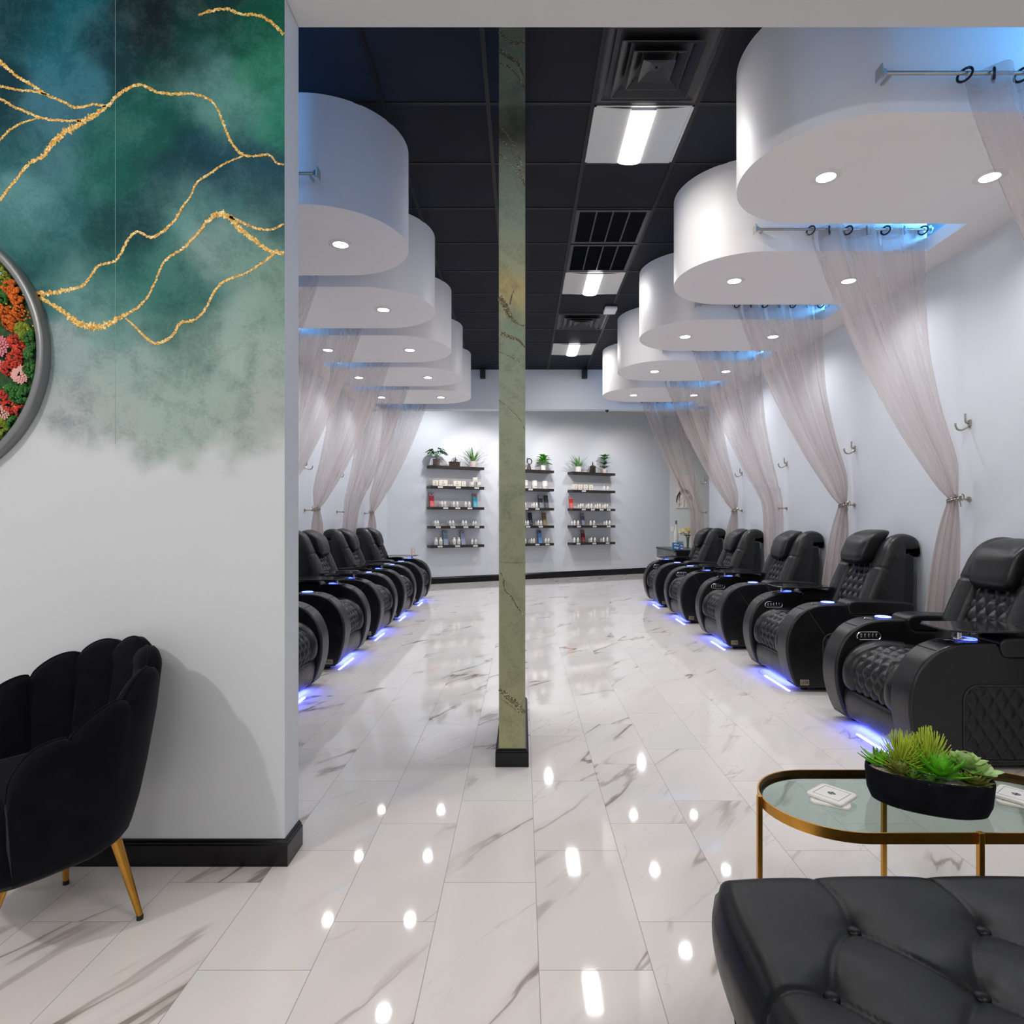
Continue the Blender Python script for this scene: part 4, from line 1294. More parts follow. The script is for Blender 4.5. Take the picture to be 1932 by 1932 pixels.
def bottle(r, h, name='bottle'):
    t = empty(name, (0, 0, 0))
    MB().lathe([(0.0005, 0), (r * 0.95, 0), (r, 0.004), (r, h * 0.62), (r * 0.93, h * 0.70), (r * 0.55, h * 0.76), (r * 0.5, h * 0.78)], n=16).build('bottle_body', 'whitegloss', t)
    MB().lathe([(r * 0.56, h * 0.765), (r * 0.56, h * 0.93), (r * 0.40, h * 0.99), (0.0005, h)], n=16).build('cap', 'white', t)
    P = []
    for k in range(9):
        an = -PI / 2 - 0.7 + 1.4 * k / 8
        P.append([((r + 0.0006) * math.cos(an), (r + 0.0006) * math.sin(an), h * 0.16), ((r + 0.0006) * math.cos(an), (r + 0.0006) * math.sin(an), h * 0.52)])
    lb = MB().grid(P).build('label', 'cream', t)
    m = MB()
    for (za, zb) in ((0.22, 0.26), (0.30, 0.33), (0.40, 0.46)):
        Q = []
        for k in range(5):
            an = -PI / 2 - 0.35 + 0.7 * k / 4
            Q.append([((r + 0.001) * math.cos(an), (r + 0.001) * math.sin(an), h * za), ((r + 0.001) * math.cos(an), (r + 0.001) * math.sin(an), h * zb)])
        m.grid(Q)
    m.build('label_print', 'ink', lb)
    return t
def jar(r, h):
    t = empty('jar', (0, 0, 0))
    MB().lathe([(0.0005, 0), (r * 0.96, 0), (r, 0.006), (r, h * 0.72), (r * 0.9, h * 0.78)], n=24).build('jar_body', 'cream', t)
    MB().lathe([(r * 0.98, h * 0.78), (r * 0.98, h * 0.97), (r * 0.9, h), (0.0005, h)], n=24).build('lid', 'white', t)
    P = []
    for k in range(9):
        an = -PI / 2 - 0.5 + 1.0 * k / 8
        P.append([((r + 0.001) * math.cos(an), (r + 0.001) * math.sin(an), h * 0.25), ((r + 0.001) * math.cos(an), (r + 0.001) * math.sin(an), h * 0.31)])
    MB().grid(P).build('label_print', 'ink', t)
    return t
def carton(w, h, d):
    t = empty('carton', (0, 0, 0))
    MB().box((-w / 2, -d / 2, 0), (w / 2, d / 2, h)).build('carton_body', 'cream', t, bevel=0.0015)
    m = MB()
    m.box((-0.008, -d / 2 - 0.001, h * 0.55), (0.004, -d / 2, h * 0.80)).box((-w * 0.22, -d / 2 - 0.001, h * 0.30), (w * 0.22, -d / 2, h * 0.36)).box((-w * 0.16, -d / 2 - 0.001, h * 0.18), (w * 0.16, -d / 2, h * 0.22))
    m.build('carton_print', 'ink', t, smooth=False)
    return t
def booklet(c1, c2, c3):
    """leaflet block leaning back in a thin stand"""
    t = empty('leaflet_stand', (0, 0, 0))
    w, h = 0.10, 0.27
    k = (c1, c2)
    tilt = Matrix.Rotation(-0.16, 4, 'X')
    def m_(nm, c): return simple(nm, c, 0.4)
    MB().box((-w / 2, 0.0, 0), (w / 2, 0.012, h)).xf(tilt).build('backing', m_('leaflet_backing', tuple(x * 0.4 for x in c1)), t, smooth=False)
    MB().box((-w / 2 + 0.003, -0.003, 0.0), (w / 2 - 0.003, 0.0, h * 0.42)).xf(tilt).build('lower_cover', m_('leaflet_lower', c2), t, smooth=False)
    MB().box((-w / 2 + 0.003, -0.003, h * 0.42), (w / 2 - 0.003, 0.0, h * 0.76)).xf(tilt).build('middle_cover', m_('leaflet_middle', c1), t, smooth=False)
    pc = MB().box((-w / 2 + 0.006, -0.003, h * 0.76), (w / 2 - 0.006, 0.0, h * 0.97)).xf(tilt).build('picture_panel', m_('leaflet_picture', c3), t, smooth=False)
    m = MB()
    for q, (xa, xb) in enumerate(((-0.03, 0.03), (-0.02, 0.02), (-0.03, 0.01))):
        z = h * (0.12 + 0.11 * q)
        m.box((xa, -0.0036, z), (xb, -0.003, z + 0.008))
    m.xf(tilt).build('leaflet_print', m_('leaflet_text', tuple(min(1, 0.25 + x * 0.5) for x in c3)), t, smooth=False)
    m = MB().ball((0.0, -0.003, h * 0.87), (0.02, 0.001, 0.018), 10, 6)
    m.xf(tilt).build('picture_motif', m_('leaflet_motif', tuple(x * 0.35 for x in c3)), pc, smooth=False)
    return t

protos = {'b': bottle(0.0255, 0.108), 'B': bottle(0.036, 0.145), 's': bottle(0.0215, 0.092),
          'J': jar(0.055, 0.165), 'j': jar(0.05, 0.092),
          'c1': carton(0.115, 0.105, 0.08), 'c2': carton(0.175, 0.112, 0.08), 'c3': carton(0.155, 0.108, 0.08), 'c4': carton(0.085, 0.10, 0.07), 'c5': carton(0.088, 0.118, 0.07), 'c6': carton(0.09, 0.03, 0.07)}
PN = {'b': 'white bottle', 'B': 'large white bottle', 's': 'small white bottle', 'J': 'large cream jar', 'j': 'short white jar'}
pused = set()
NUM = ['first', 'second', 'third', 'fourth', 'fifth', 'sixth', 'seventh', 'eighth', 'ninth', 'tenth', 'eleventh', 'twelfth']
def put(kind, pxx, u, r, label, group=None, off=0.12, dz=0.0, cat=None):
    p0 = protos[kind]
    o = copy_tree(p0) if kind in pused else p0
    pused.add(kind)
    p = front_x(pxx, off)
    o.location = (p.x, p.y, ROWZ[r] + 0.0005 + dz)
    o.rotation_euler = (0, 0, WX)
    if cat is None: cat = {'b': 'bottle', 'B': 'bottle', 's': 'bottle', 'J': 'jar', 'j': 'jar'}.get(kind, 'box')
    tag(o, label, cat, group)
    return o
bottles = {
 ('L', 2): [('s', 829.5, .06), ('b', 833.9, .12), ('b', 839.5, .12), ('s', 851.6, .06), ('b', 856, .12), ('b', 862.8, .12), ('b', 878.5, .12), ('b', 885.5, .12)],
 ('L', 3): [('s', 817.5, .06), ('b', 821.2, .12), ('b', 825.9, .12), ('s', 845, .06), ('b', 849, .12), ('b', 854.7, .12), ('b', 873.2, .12), ('b', 878.7, .12), ('s', 892.9, .12), ('s', 897.5, .12)],
 ('L', 4): [('B', 822.5, .12), ('B', 831.3, .12), ('s', 852.0, .06), ('B', 856.8, .13), ('B', 865.3, .12), ('b', 890.7, .12), ('b', 897.5, .12)],
 ('M', 2): [('b', 991, .12), ('s', 1003.5, .06), ('b', 1007.4, .13), ('b', 1012.6, .12)],
 ('M', 3): [('b', 991.0, .12), ('b', 996, .12), ('s', 1011.4, .06), ('b', 1015.7, .12), ('b', 1021, .12)],
 ('M', 4): [('b', 991, .12), ('s', 998.6, .06), ('b', 1002.8, .12), ('b', 1007.4, .12), ('b', 1029.7, .12), ('b', 1034.9, .12)],
 ('R', 1): [('b', 1140, .12), ('b', 1146.7, .12)],
 ('R', 2): [('s', 1091.6, .06), ('b', 1095.4, .13), ('b', 1099.6, .10), ('s', 1106.6, .06), ('b', 1110.4, .13), ('b', 1116, .12), ('s', 1123.5, .06), ('b', 1127.5, .13), ('b', 1131.9, .12), ('s', 1137.6, .06), ('b', 1141.5, .13), ('b', 1146, .10)],
 ('R', 3): [('s', 1079.4, .06), ('b', 1084.3, .13), ('b', 1090.8, .12), ('b', 1114.6, .12), ('b', 1120.8, .12), ('s', 1140.2, .06), ('b', 1144.6, .13), ('b', 1150.3, .12)],
 ('R', 4): [('b', 1083.8, .12), ('b', 1090.6, .12), ('s', 1112, .06), ('b', 1115.8, .13), ('b', 1122.3, .12), ('s', 1134.2, .06), ('b', 1138.9, .13), ('b', 1146, .12)]}
for (u, r), lst in bottles.items():
    for i, (kd, x, off) in enumerate(lst):
        put(kd, x, u, r, f'{PN[kd]}, {NUM[i]} from the left on the {ROWN[r]} of the {UNITN[u]}', f'white bottles on the wall shelves', off)
for i, (kd, x) in enumerate((('c1', 820.6), ('c2', 835), ('c6', 848.8), ('c3', 861.5), ('c4', 873.7))):
    nm = ['narrow cream carton', 'wide cream carton', 'flat pale pack', 'medium cream carton', 'small cream carton'][i]
    put(kd, x, 'L', 1, f'{nm}, {NUM[i]} item from the left on the second shelf of the left display', 'cartons on the wall shelves')
for i, x in enumerate((1083.8, 1093.7, 1103.7, 1113.9)):
    put('c5', x, 'R', 1, f'cream carton, {NUM[i]} from the left on the second shelf of the right display', 'cartons on the wall shelves')
for i, x in enumerate((991, 1008.5, 1028)):
    put('J', x, 'M', 1, f'large cream jar, {NUM[i]} from the left on the second shelf of the centre display', 'large jars on the centre display')
put('j', 889.7, 'L', 1, 'short white jar at the left of the small stack on the left display', 'short white jars')
put('j', 902.7, 'L', 1, 'short white jar at the right of the small stack on the left display', 'short white jars')
put('j', 896.2, 'L', 1, 'short white jar resting on top of two others on the left display', 'short white jars', dz=0.0925)
BK = [(815.6, 'L', 2, (0.45, 0.01, 0.03), (0.75, 0.12, 0.10), (0.5, 0.45, 0.45), 'red leaflet stand at the left end of the third shelf, left display'),
      (897.5, 'L', 2, (0.03, 0.35, 0.50), (0.10, 0.50, 0.62), (0.5, 0.25, 0.2), 'turquoise leaflet stand on the third shelf of the left display'),
      (841.6, 'L', 4, (0.18, 0.28, 0.40), (0.38, 0.48, 0.66), (0.30, 0.45, 0.55), 'pale blue leaflet stand, left one on the bottom shelf of the left display'),
      (874.6, 'L', 4, (0.32, 0.40, 0.60), (0.40, 0.48, 0.70), (0.45, 0.38, 0.55), 'lavender blue leaflet stand, right one on the bottom shelf of the left display'),
      (1021.4, 'M', 2, (0.04, 0.04, 0.05), (0.22, 0.24, 0.27), (0.6, 0.5, 0.5), 'charcoal leaflet stand with a pink picture on the centre display third shelf'),
      (1032.3, 'M', 2, (0.03, 0.03, 0.035), (0.10, 0.12, 0.14), (0.05, 0.05, 0.06), 'all dark leaflet stand at the right of the centre display third shelf'),
      (1002, 'M', 3, (0.02, 0.025, 0.05), (0.03, 0.04, 0.09), (0.04, 0.04, 0.06), 'dark navy leaflet stand on the fourth shelf of the centre display'),
      (1028.6, 'M', 3, (0.17, 0.13, 0.05), (0.30, 0.26, 0.13), (0.35, 0.22, 0.12), 'olive brown leaflet stand on the fourth shelf of the centre display'),
      (1019.9, 'M', 4, (0.12, 0.28, 0.60), (0.20, 0.40, 0.72), (0.10, 0.12, 0.2), 'bright blue leaflet stand on the bottom shelf of the centre display'),
      (1078.9, 'R', 2, (0.62, 0.03, 0.03), (0.80, 0.18, 0.13), (0.5, 0.4, 0.4), 'scarlet leaflet stand at the left end of the right display third shelf'),
      (1101, 'R', 3, (0.10, 0.11, 0.17), (0.25, 0.26, 0.36), (0.4, 0.4, 0.45), 'slate grey leaflet stand on the fourth shelf of the right display'),
      (1101.6, 'R', 4, (0.22, 0.01, 0.02), (0.28, 0.02, 0.03), (0.30, 0.20, 0.22), 'dark red leaflet stand on the bottom shelf of the right display')]
for (x, u, r, c1, c2, c3, lab) in BK:
    o = booklet(c1, c2, c3)
    p = front_x(x, 0.10)
    o.location = (p.x, p.y, ROWZ[r] + 0.001); o.rotation_euler = (0, 0, WX + 0.12)
    tag(o, lab, 'leaflet stand', 'leaflet stands on the wall shelves')

# ---- plants
M['leaf'] = simple('glossy_green_leaf', (0.05, 0.26, 0.03), 0.4, var=0.5, vscale=9)
M['leafdark'] = simple('deep_green_leaf', (0.02, 0.13, 0.025), 0.4, var=0.5, vscale=9)
M['leafbright'] = simple('bright_green_leaf', (0.10, 0.40, 0.02), 0.4, var=0.4, vscale=12)
M['aloe'] = simple('striped_aloe_leaf', (0.12, 0.30, 0.08), 0.45, var=0.6, vscale=25)
CLAMP = [0.085]
def leaf(m, base, dirv, length, width, curl=0.3, up=(0, 0, 1), n=7, point=1.0, thick=0.0, cup=0.15, roundf=0.5):
    d = Vector(dirv).normalized(); upv = Vector(up)
    s_ = d.cross(upv)
    if s_.length < 1e-3: s_ = Vector((1, 0, 0))
    s_.normalize(); nrm = s_.cross(d).normalized()
    rows = []
    for k in range(n):
        u = k / (n - 1)
        c = Vector(base) + d * (length * u) - nrm * (curl * length * u * u)
        w = width * (math.sin(PI * min(1, u ** roundf * 0.98 + 0.02)) ** point) * 0.5 + 0.0003
        rows.append([tuple(c - s_ * w + nrm * (cup * w)), tuple(c - nrm * thick), tuple(c + s_ * w + nrm * (cup * w)), tuple(c + nrm * (thick + 0.0004))] if thick else [tuple(c - s_ * w + nrm * (cup * w)), tuple(c), tuple(c + s_ * w + nrm * (cup * w))])
    rows = np.array(rows)
    if CLAMP[0]: rows[..., 1] = np.where(rows[..., 1] > 0, CLAMP[0] * (1 - np.exp(-rows[..., 1] / CLAMP[0])), rows[..., 1])
    m.grid(rows, closed_v=bool(thick))
def pot(t, r0, r1, h, mat):
    o = MB().lathe([(0.0005, 0), (r0, 0), (r1, h * 0.97), (r1, h), (r1 - 0.006, h), (r1 - 0.007, h * 0.88), (0.0005, h * 0.88)], n=24).build('pot', mat, t)
    return o
def scaled_empty(*a):
    t = empty(*a)
    return t
def plant_at(x, u, lab, off=0.12):
    p = front_x(x, off)
    return scaled_empty('potted_plant', (p.x, p.y, ROWZ[0] + 0.001), WX, lab, 'plant', 'artificial plants on the top shelves')
M['stonepot'] = simple('mottled_stone_pot', (0.16, 0.12, 0.10), 0.6, var=0.6, vscale=30)
M['blushpot'] = simple('blush_ceramic', (0.62, 0.50, 0.46), 0.5)
r_ = random.Random(3)
t = plant_at(823.4, 'L', 'broad split-leaf plant in mottled pot at the left end of the left display')
pot(t, 0.062, 0.07, 0.125, 'stonepot')
for k in range(9):
    a = 2 * PI * k / 9 + 0.3; el = 0.15 + 0.6 * r_.random()
    st = MB(); tip = Vector((math.cos(a) * 0.09 * (1.3 - el), math.sin(a) * 0.05 * (1.3 - el), 0.20 + 0.17 * el))
    st.tube([(0, 0, 0.10), tuple(tip * 0.6 + Vector((0, 0, 0.05))), tuple(tip)], 0.003, 5)
    st.build('stem', 'leafdark', t)
    m = MB()
    dv = Vector((math.cos(a), math.sin(a) * 0.6, 0.15))
    leaf(m, tip, dv, 0.145, 0.15, 0.55, n=9, cup=0.25, roundf=0.62)
    for q in range(3):
        leaf(m, tip + dv * 0.02, Vector((math.cos(a + 0.5 * (q - 1)), math.sin(a + 0.5 * (q - 1)) * 0.7, 0.0)), 0.15, 0.045, 0.4, n=6)
    m.build('leaf', 'leafdark', t)
def spiky(t, n, ln, mat, z0, spread=1.0):
    for k in range(n):
        a = 2 * PI * k / n * 1.0 + 0.2; el = 0.35 + 0.95 * ((k * 7) % n) / n
        m = MB()
        dv = Vector((math.cos(a) * math.cos(el) * spread, math.sin(a) * math.cos(el) * 0.6, math.sin(el) + 0.25))
        leaf(m, (math.cos(a) * 0.012, math.sin(a) * 0.012, z0), dv, ln * (0.8 + 0.3 * ((k * 5) % 7) / 7), 0.036, 0.16, n=7, point=0.7, thick=0.0015, roundf=0.45)
        m.build('leaf', mat, t)
t = plant_at(893, 'L', 'spiky aloe-like plant in pale pot, right end of the left display')
pot(t, 0.056, 0.066, 0.115, 'blushpot'); spiky(t, 18, 0.33, 'aloe', 0.10, 1.3)
t = plant_at(1025.2, 'M', 'bushy round-leaf plant in white pot on the centre display')
pot(t, 0.05, 0.06, 0.105, 'whitegloss')
for k in range(26):
    a = k * 2.4; el = (k % 13) / 13
    m = MB()
    b0 = Vector((math.cos(a) * 0.02, math.sin(a) * 0.02, 0.12 + 0.17 * el))
    leaf(m, b0, (math.cos(a), math.sin(a), 0.5 + 0.6 * el), 0.15 * (1.15 - 0.35 * el), 0.13, 0.5, n=8, cup=0.3, roundf=0.8)
    m.build('leaf', 'leafbright', t)
t = plant_at(1091.3, 'R', 'spidery striped plant in ribbed white pot on the right display')
m = MB()
for k in range(10):
    a = 2 * PI * k / 10
    m.cyl((0.045 * math.cos(a), 0.045 * math.sin(a), 0), 0.016, 0.115, 10)
m.cyl((0, 0, 0), 0.045, 0.11, 24)
m.build('pot', 'whitegloss', t); spiky(t, 20, 0.31, 'aloe', 0.10, 1.8)
t = plant_at(1140.5, 'R', 'tall tiered leafy plant in blush pot, right end of right display')
pot(t, 0.045, 0.055, 0.09, 'blushpot')
MB().tube([(0, 0, 0.07), (0.004, 0, 0.2), (-0.004, 0, 0.36)], 0.005, 6).build('stem', 'leafdark', t)
for tier, (z, n, ln) in enumerate(((0.10, 5, 0.16), (0.18, 5, 0.18), (0.29, 7, 0.17), (0.35, 7, 0.15))):
    for k in range(n):
        a = 2 * PI * k / n + tier * 0.5 + 0.1
        m = MB(); leaf(m, (0, 0, z), (math.cos(a), math.sin(a) * 0.8, 0.55), ln, 0.075, 0.2, n=8, cup=0.3, roundf=0.75)
        m.build('leaf', 'leafdark' if tier < 2 else 'leaf', t)
CLAMP[0] = 0
# bronze ornaments
p = front_x(857.5, 0.12)
t = empty('bronze_ornament', (p.x, p.y, ROWZ[0] + 0.001), WX, 'wide dark bronze box topped with small arched figures, left display', 'ornament')
MB().box((-0.095, -0.05, 0), (0.095, 0.05, 0.075)).build('box_base', 'bronze', t, bevel=0.004)
MB().box((-0.105, -0.055, 0.075), (0.105, 0.055, 0.088)).build('box_lid', 'bronze', t, bevel=0.003)
MB().tube([(-0.055 * math.cos(q * PI / 12), 0, 0.088 + 0.075 * math.sin(q * PI / 12)) for q in range(13)], 0.005, 8).build('arch', 'bronze', t)
for x, hh in ((-0.01, 0.06), (0.022, 0.095)):
    m = MB().lathe([(0.0005, 0.086), (0.014, 0.086), (0.011, 0.086 + hh * 0.4), (0.013, 0.086 + hh * 0.65), (0.005, 0.086 + hh * 0.78)], (x, 0, 0), 12)
    m.ball((x, 0, 0.086 + hh * 0.92), 0.009, 10, 7)
    m.build('small_figure', 'bronze', t)
p = front_x(998, 0.12)
t = empty('bronze_ornament', (p.x, p.y, ROWZ[0] + 0.001), WX, 'dark ring sculpture on a tapered base beside the pillar', 'ornament')
MB().lathe([(0.0005, 0), (0.05, 0), (0.042, 0.03), (0.026, 0.10), (0.024, 0.115), (0.0005, 0.116)], n=20).build('tapered_base', 'bronze', t)
MB().tube([(0.012 + 0.055 * math.cos(q * PI / 14), 0, 0.172 + 0.058 * math.sin(q * PI / 14)) for q in range(28)], [0.011 + 0.003 * math.sin(q) for q in range(28)], 8, closed=True).build('ring', 'bronze', t)
MB().ball((-0.038, 0, 0.205), (0.016, 0.014, 0.024), 10, 8).ball((-0.04, 0, 0.238), 0.010, 10, 7).build('small_figure', 'bronze', t)
p = front_x(1118.2, 0.12)
t = empty('bronze_ornament', (p.x, p.y, ROWZ[0] + 0.001), WX, 'small dark square canister with pointed knob on the right display', 'ornament')
MB().box((-0.052, -0.045, 0), (0.052, 0.045, 0.145)).build('canister', 'bronze', t, bevel=0.006)
MB().lathe([(0.036, 0.145), (0.03, 0.162), (0.014, 0.17), (0.012, 0.185), (0.018, 0.20), (0.012, 0.215), (0.003, 0.245), (0.0005, 0.25)], n=14).build('knob', 'bronze', t)

# outlets and switches
def plate(name, P, rz, w, h, lab, mat='white'):
    t = empty(name, P, rz, lab, name.replace('_', ' '))
    MB().box((-w / 2, -0.006, -h / 2), (w / 2, 0, h / 2)).build('cover_plate', mat, t, bevel=0.0015)
    for dz in (-0.028, 0.028):
        MB().box((-0.014, -0.008, dz - 0.014), (0.014, -0.006, dz + 0.014)).build('socket_face', 'whitegloss', t, smooth=False)
    return t
p = front_x(895, 0.001); plate('wall_outlet', (p.x, p.y, H - (1055.5 - HY) / F * p.y), WX, 0.085, 0.125, 'white outlet plate low on the far wall under the left display')
p = front_x(779.5, 0.001); plate('light_switch', (p.x, p.y, H - (1041 - HY) / F * p.y), WX, 0.07, 0.12, 'blush wall plate just right of the farthest left recliner back', 'blushpot')
plate('wall_outlet', (3.56, 14.843, 1.02), 0, 0.07, 0.12, 'thin white plate on the alcove wall beside the picture')

# ---- picture, desk, flowers
def canvas_mat():
    m, nt, b = newmat('abstract_arches_canvas')
    co = objco(nt)
    sep = nt.nodes.new('ShaderNodeSeparateXYZ'); L(nt, co, sep.inputs[0])
    n = noise_n(nt, co, 6, 4, 0.5, 1.0)
    base = ramp(nt, n.outputs[0], [(0.3, (0.62, 0.56, 0.50)), (0.5, (0.80, 0.77, 0.72)), (0.7, (0.50, 0.42, 0.38))])
    L(nt, base, b.inputs['Base Color']); b.inputs['Roughness'].default_value = 0.7
    return m
t = empty('wall_picture', (3.86, 14.842, 1.92), 0, 'abstract canvas of dark arches on the alcove wall above the flowers', 'picture')
cv = MB().box((-0.21, -0.03, -0.40), (0.21, 0, 0.40)).build('canvas', canvas_mat(), t, smooth=False)
M['brush'] = simple('charcoal_brush_paint', (0.045, 0.035, 0.03), 0.6, var=0.4, vscale=12)
for (cx, cz, rx, rz_, a0, a1, wd) in ((-0.02, -0.28, 0.19, 0.30, 0.05, PI - 0.05, 14), (-0.02, -0.26, 0.15, 0.24, 0.2, PI - 0.2, 7), (0.05, 0.25, 0.2, 0.25, PI * 0.9, PI * 1.5, 10)):
    pts = [(cx + rx * math.cos(a0 + (a1 - a0) * q / 10), cz + rz_ * math.sin(a0 + (a1 - a0) * q / 10)) for q in range(11)]
    pts = [(min(max(a_, -0.205), 0.205), min(max(b_, -0.395), 0.395)) for a_, b_ in pts]
    ribbon('brush_stroke', pts, np.array([wd * 0.5, wd, wd * 1.3, wd, wd * 0.6]) * 0.0028, 'brush', cv, lambda a_, z_, d: (a_, -0.031 - d, z_), seed=70, jag=0.12)
for xx in (-0.14, -0.03, 0.08):
    ribbon('brush_stroke', [(xx, -0.38), (xx + 0.01, -0.1), (xx, 0.05)], np.array([0.006, 0.012, 0.004]), 'brush', cv, lambda a_, z_, d: (a_, -0.031 - d, z_), seed=71, jag=0.2)
ribbon('brush_stroke', [(-0.2, -0.3), (0.0, -0.18), (0.12, -0.05), (0.19, 0.0)], np.array([0.01, 0.02, 0.014, 0.01]), 'whitegloss', cv, lambda a_, z_, d: (a_, -0.0325 - d, z_), seed=72, jag=0.15)

t = empty('reception_desk', (2.42, 9.94, 0), 0, 'black and grey reception desk beyond the farthest right recliner', 'desk')
MB().box((0, 0, 0.715), (0.50, 1.38, 0.745)).build('desk_top', 'deskblack', t, bevel=0.003)
MB().box((0.01, 0.0, 0.56), (0.03, 1.36, 0.714)).build('side_panel', 'desk', t, smooth=False)
MB().box((0.0, 0.01, 0.535), (0.50, 1.36, 0.555)).build('ledge_shelf', 'white', t, bevel=0.002)
MB().box((0.03, 0.0, 0.56), (0.49, 0.02, 0.714)).build('front_panel', 'deskblack', t, smooth=False)
MB().box((0.03, 0.03, 0.02), (0.48, 1.34, 0.535)).build('cabinet_body', 'desk', t, bevel=0.003)
MB().box((0.05, 0.05, 0), (0.46, 1.32, 0.02)).build('plinth', 'black', t, smooth=False)
# vase of flowers
M['petal'] = simple('cream_petals', (0.86, 0.74, 0.44), 0.6, var=0.15, vscale=25)
t = empty('flower_vase', (2.70, 10.20, 0.7455), 0, 'clear glass vase of cream roses on the reception desk', 'vase of flowers')
MB().lathe([(0.0005, 0.0), (0.038, 0.0), (0.040, 0.006), (0.030, 0.10), (0.036, 0.21), (0.044, 0.24), (0.040, 0.24), (0.032, 0.21), (0.026, 0.10), (0.034, 0.012), (0.0005, 0.010)], n=24).build('glass_vase', 'clear', t)
rr = random.Random(5)
for k in range(11):
    a = k * 2.4; rad = 0.125 * math.sqrt((k + 0.4) / 11)
    c = Vector((rad * math.cos(a), rad * math.sin(a), 0.325 - 0.5 * rad + 0.02 * rr.random()))
    MB().tube([(0.01 * math.cos(a), 0.01 * math.sin(a), 0.02), (0.02 * math.cos(a), 0.02 * math.sin(a), 0.2), tuple(c)], 0.003, 5).build('stem', 'leafdark', t)
    m = MB()
    m.ball(c, 0.034, 10, 7)
    for q in range(9):
        b2 = q * 2.4; ring_ = 0.018 + 0.012 * (q / 9)
        leaf(m, c + Vector((ring_ * 0.5 * math.cos(b2), ring_ * 0.5 * math.sin(b2), -0.018)), (math.cos(b2) * 0.8, math.sin(b2) * 0.8, 1.0), 0.062, 0.056, -0.25, n=6, cup=0.2, roundf=0.8)
    m.build('rose', 'petal', t)
for k in range(9):
    a = k * 0.7; m = MB()
    leaf(m, (0.03 * math.cos(a), 0.03 * math.sin(a), 0.22), (math.cos(a), math.sin(a), 0.6), 0.10, 0.045, 0.5, n=7, cup=0.2)
    m.build('leaf', 'leafdark', t)
# bottle, clear stand, cards
t = empty('pump_bottle', (2.545, 10.35, 0.7455), 0, 'tall slim green-topped glass bottle behind the roses on the desk', 'bottle')
MB().lathe([(0.0005, 0), (0.036, 0), (0.037, 0.22), (0.030, 0.29), (0.016, 0.33), (0.015, 0.40), (0.018, 0.41)], n=18).build('bottle_body', simple('pale_label_glass', (0.66, 0.66, 0.62), 0.25), t)
MB().lathe([(0.015, 0.40), (0.017, 0.41), (0.017, 0.47), (0.0005, 0.475)], n=14).build('cap', simple('dusty_green_cap', (0.12, 0.20, 0.17), 0.35), t)
M['cyan'] = simple('blue_card_print', (0.02, 0.16, 0.42), 0.5)
for (x, y, w_, h_, lab) in ((2.475, 10.06, 0.105, 0.115, 'blue printed card box at the front left of the desk'), (2.545, 9.99, 0.06, 0.09, 'smaller blue and white card box beside the blue one on the desk')):
    t = empty('card_box', (x, y, 0.7455), 0.12, lab, 'box')
    MB().box((-w_ / 2, 0, 0), (w_ / 2, 0.05, h_)).build('box_body', 'cyan', t, bevel=0.002)
    m = MB()
    for (xa, xb, za, zb) in ((-0.35, 0.1, 0.65, 0.85), (0.15, 0.4, 0.6, 0.75), (-0.3, -0.05, 0.2, 0.45), (0.0, 0.38, 0.12, 0.4)):
        m.box((xa * w_, -0.0012, za * h_), (xb * w_, 0, zb * h_))
    m.build('box_print', 'white', t, smooth=False)
t = empty('clear_holder', (2.56, 10.14, 0.7455), 0.1, 'clear acrylic card holder between the card boxes and the roses', 'card holder')
MB().box((-0.07, 0, 0), (0.07, 0.004, 0.15)).build('back_sheet', 'clear', t, smooth=False)
MB().box((-0.07, -0.04, 0), (0.07, 0, 0.005)).build('foot', 'clear', t, smooth=False)
MB().box((-0.035, -0.004, 0.02), (0.045, -0.001, 0.13)).build('card', simple('grey_blue_card', (0.22, 0.27, 0.33), 0.5), t, smooth=False)

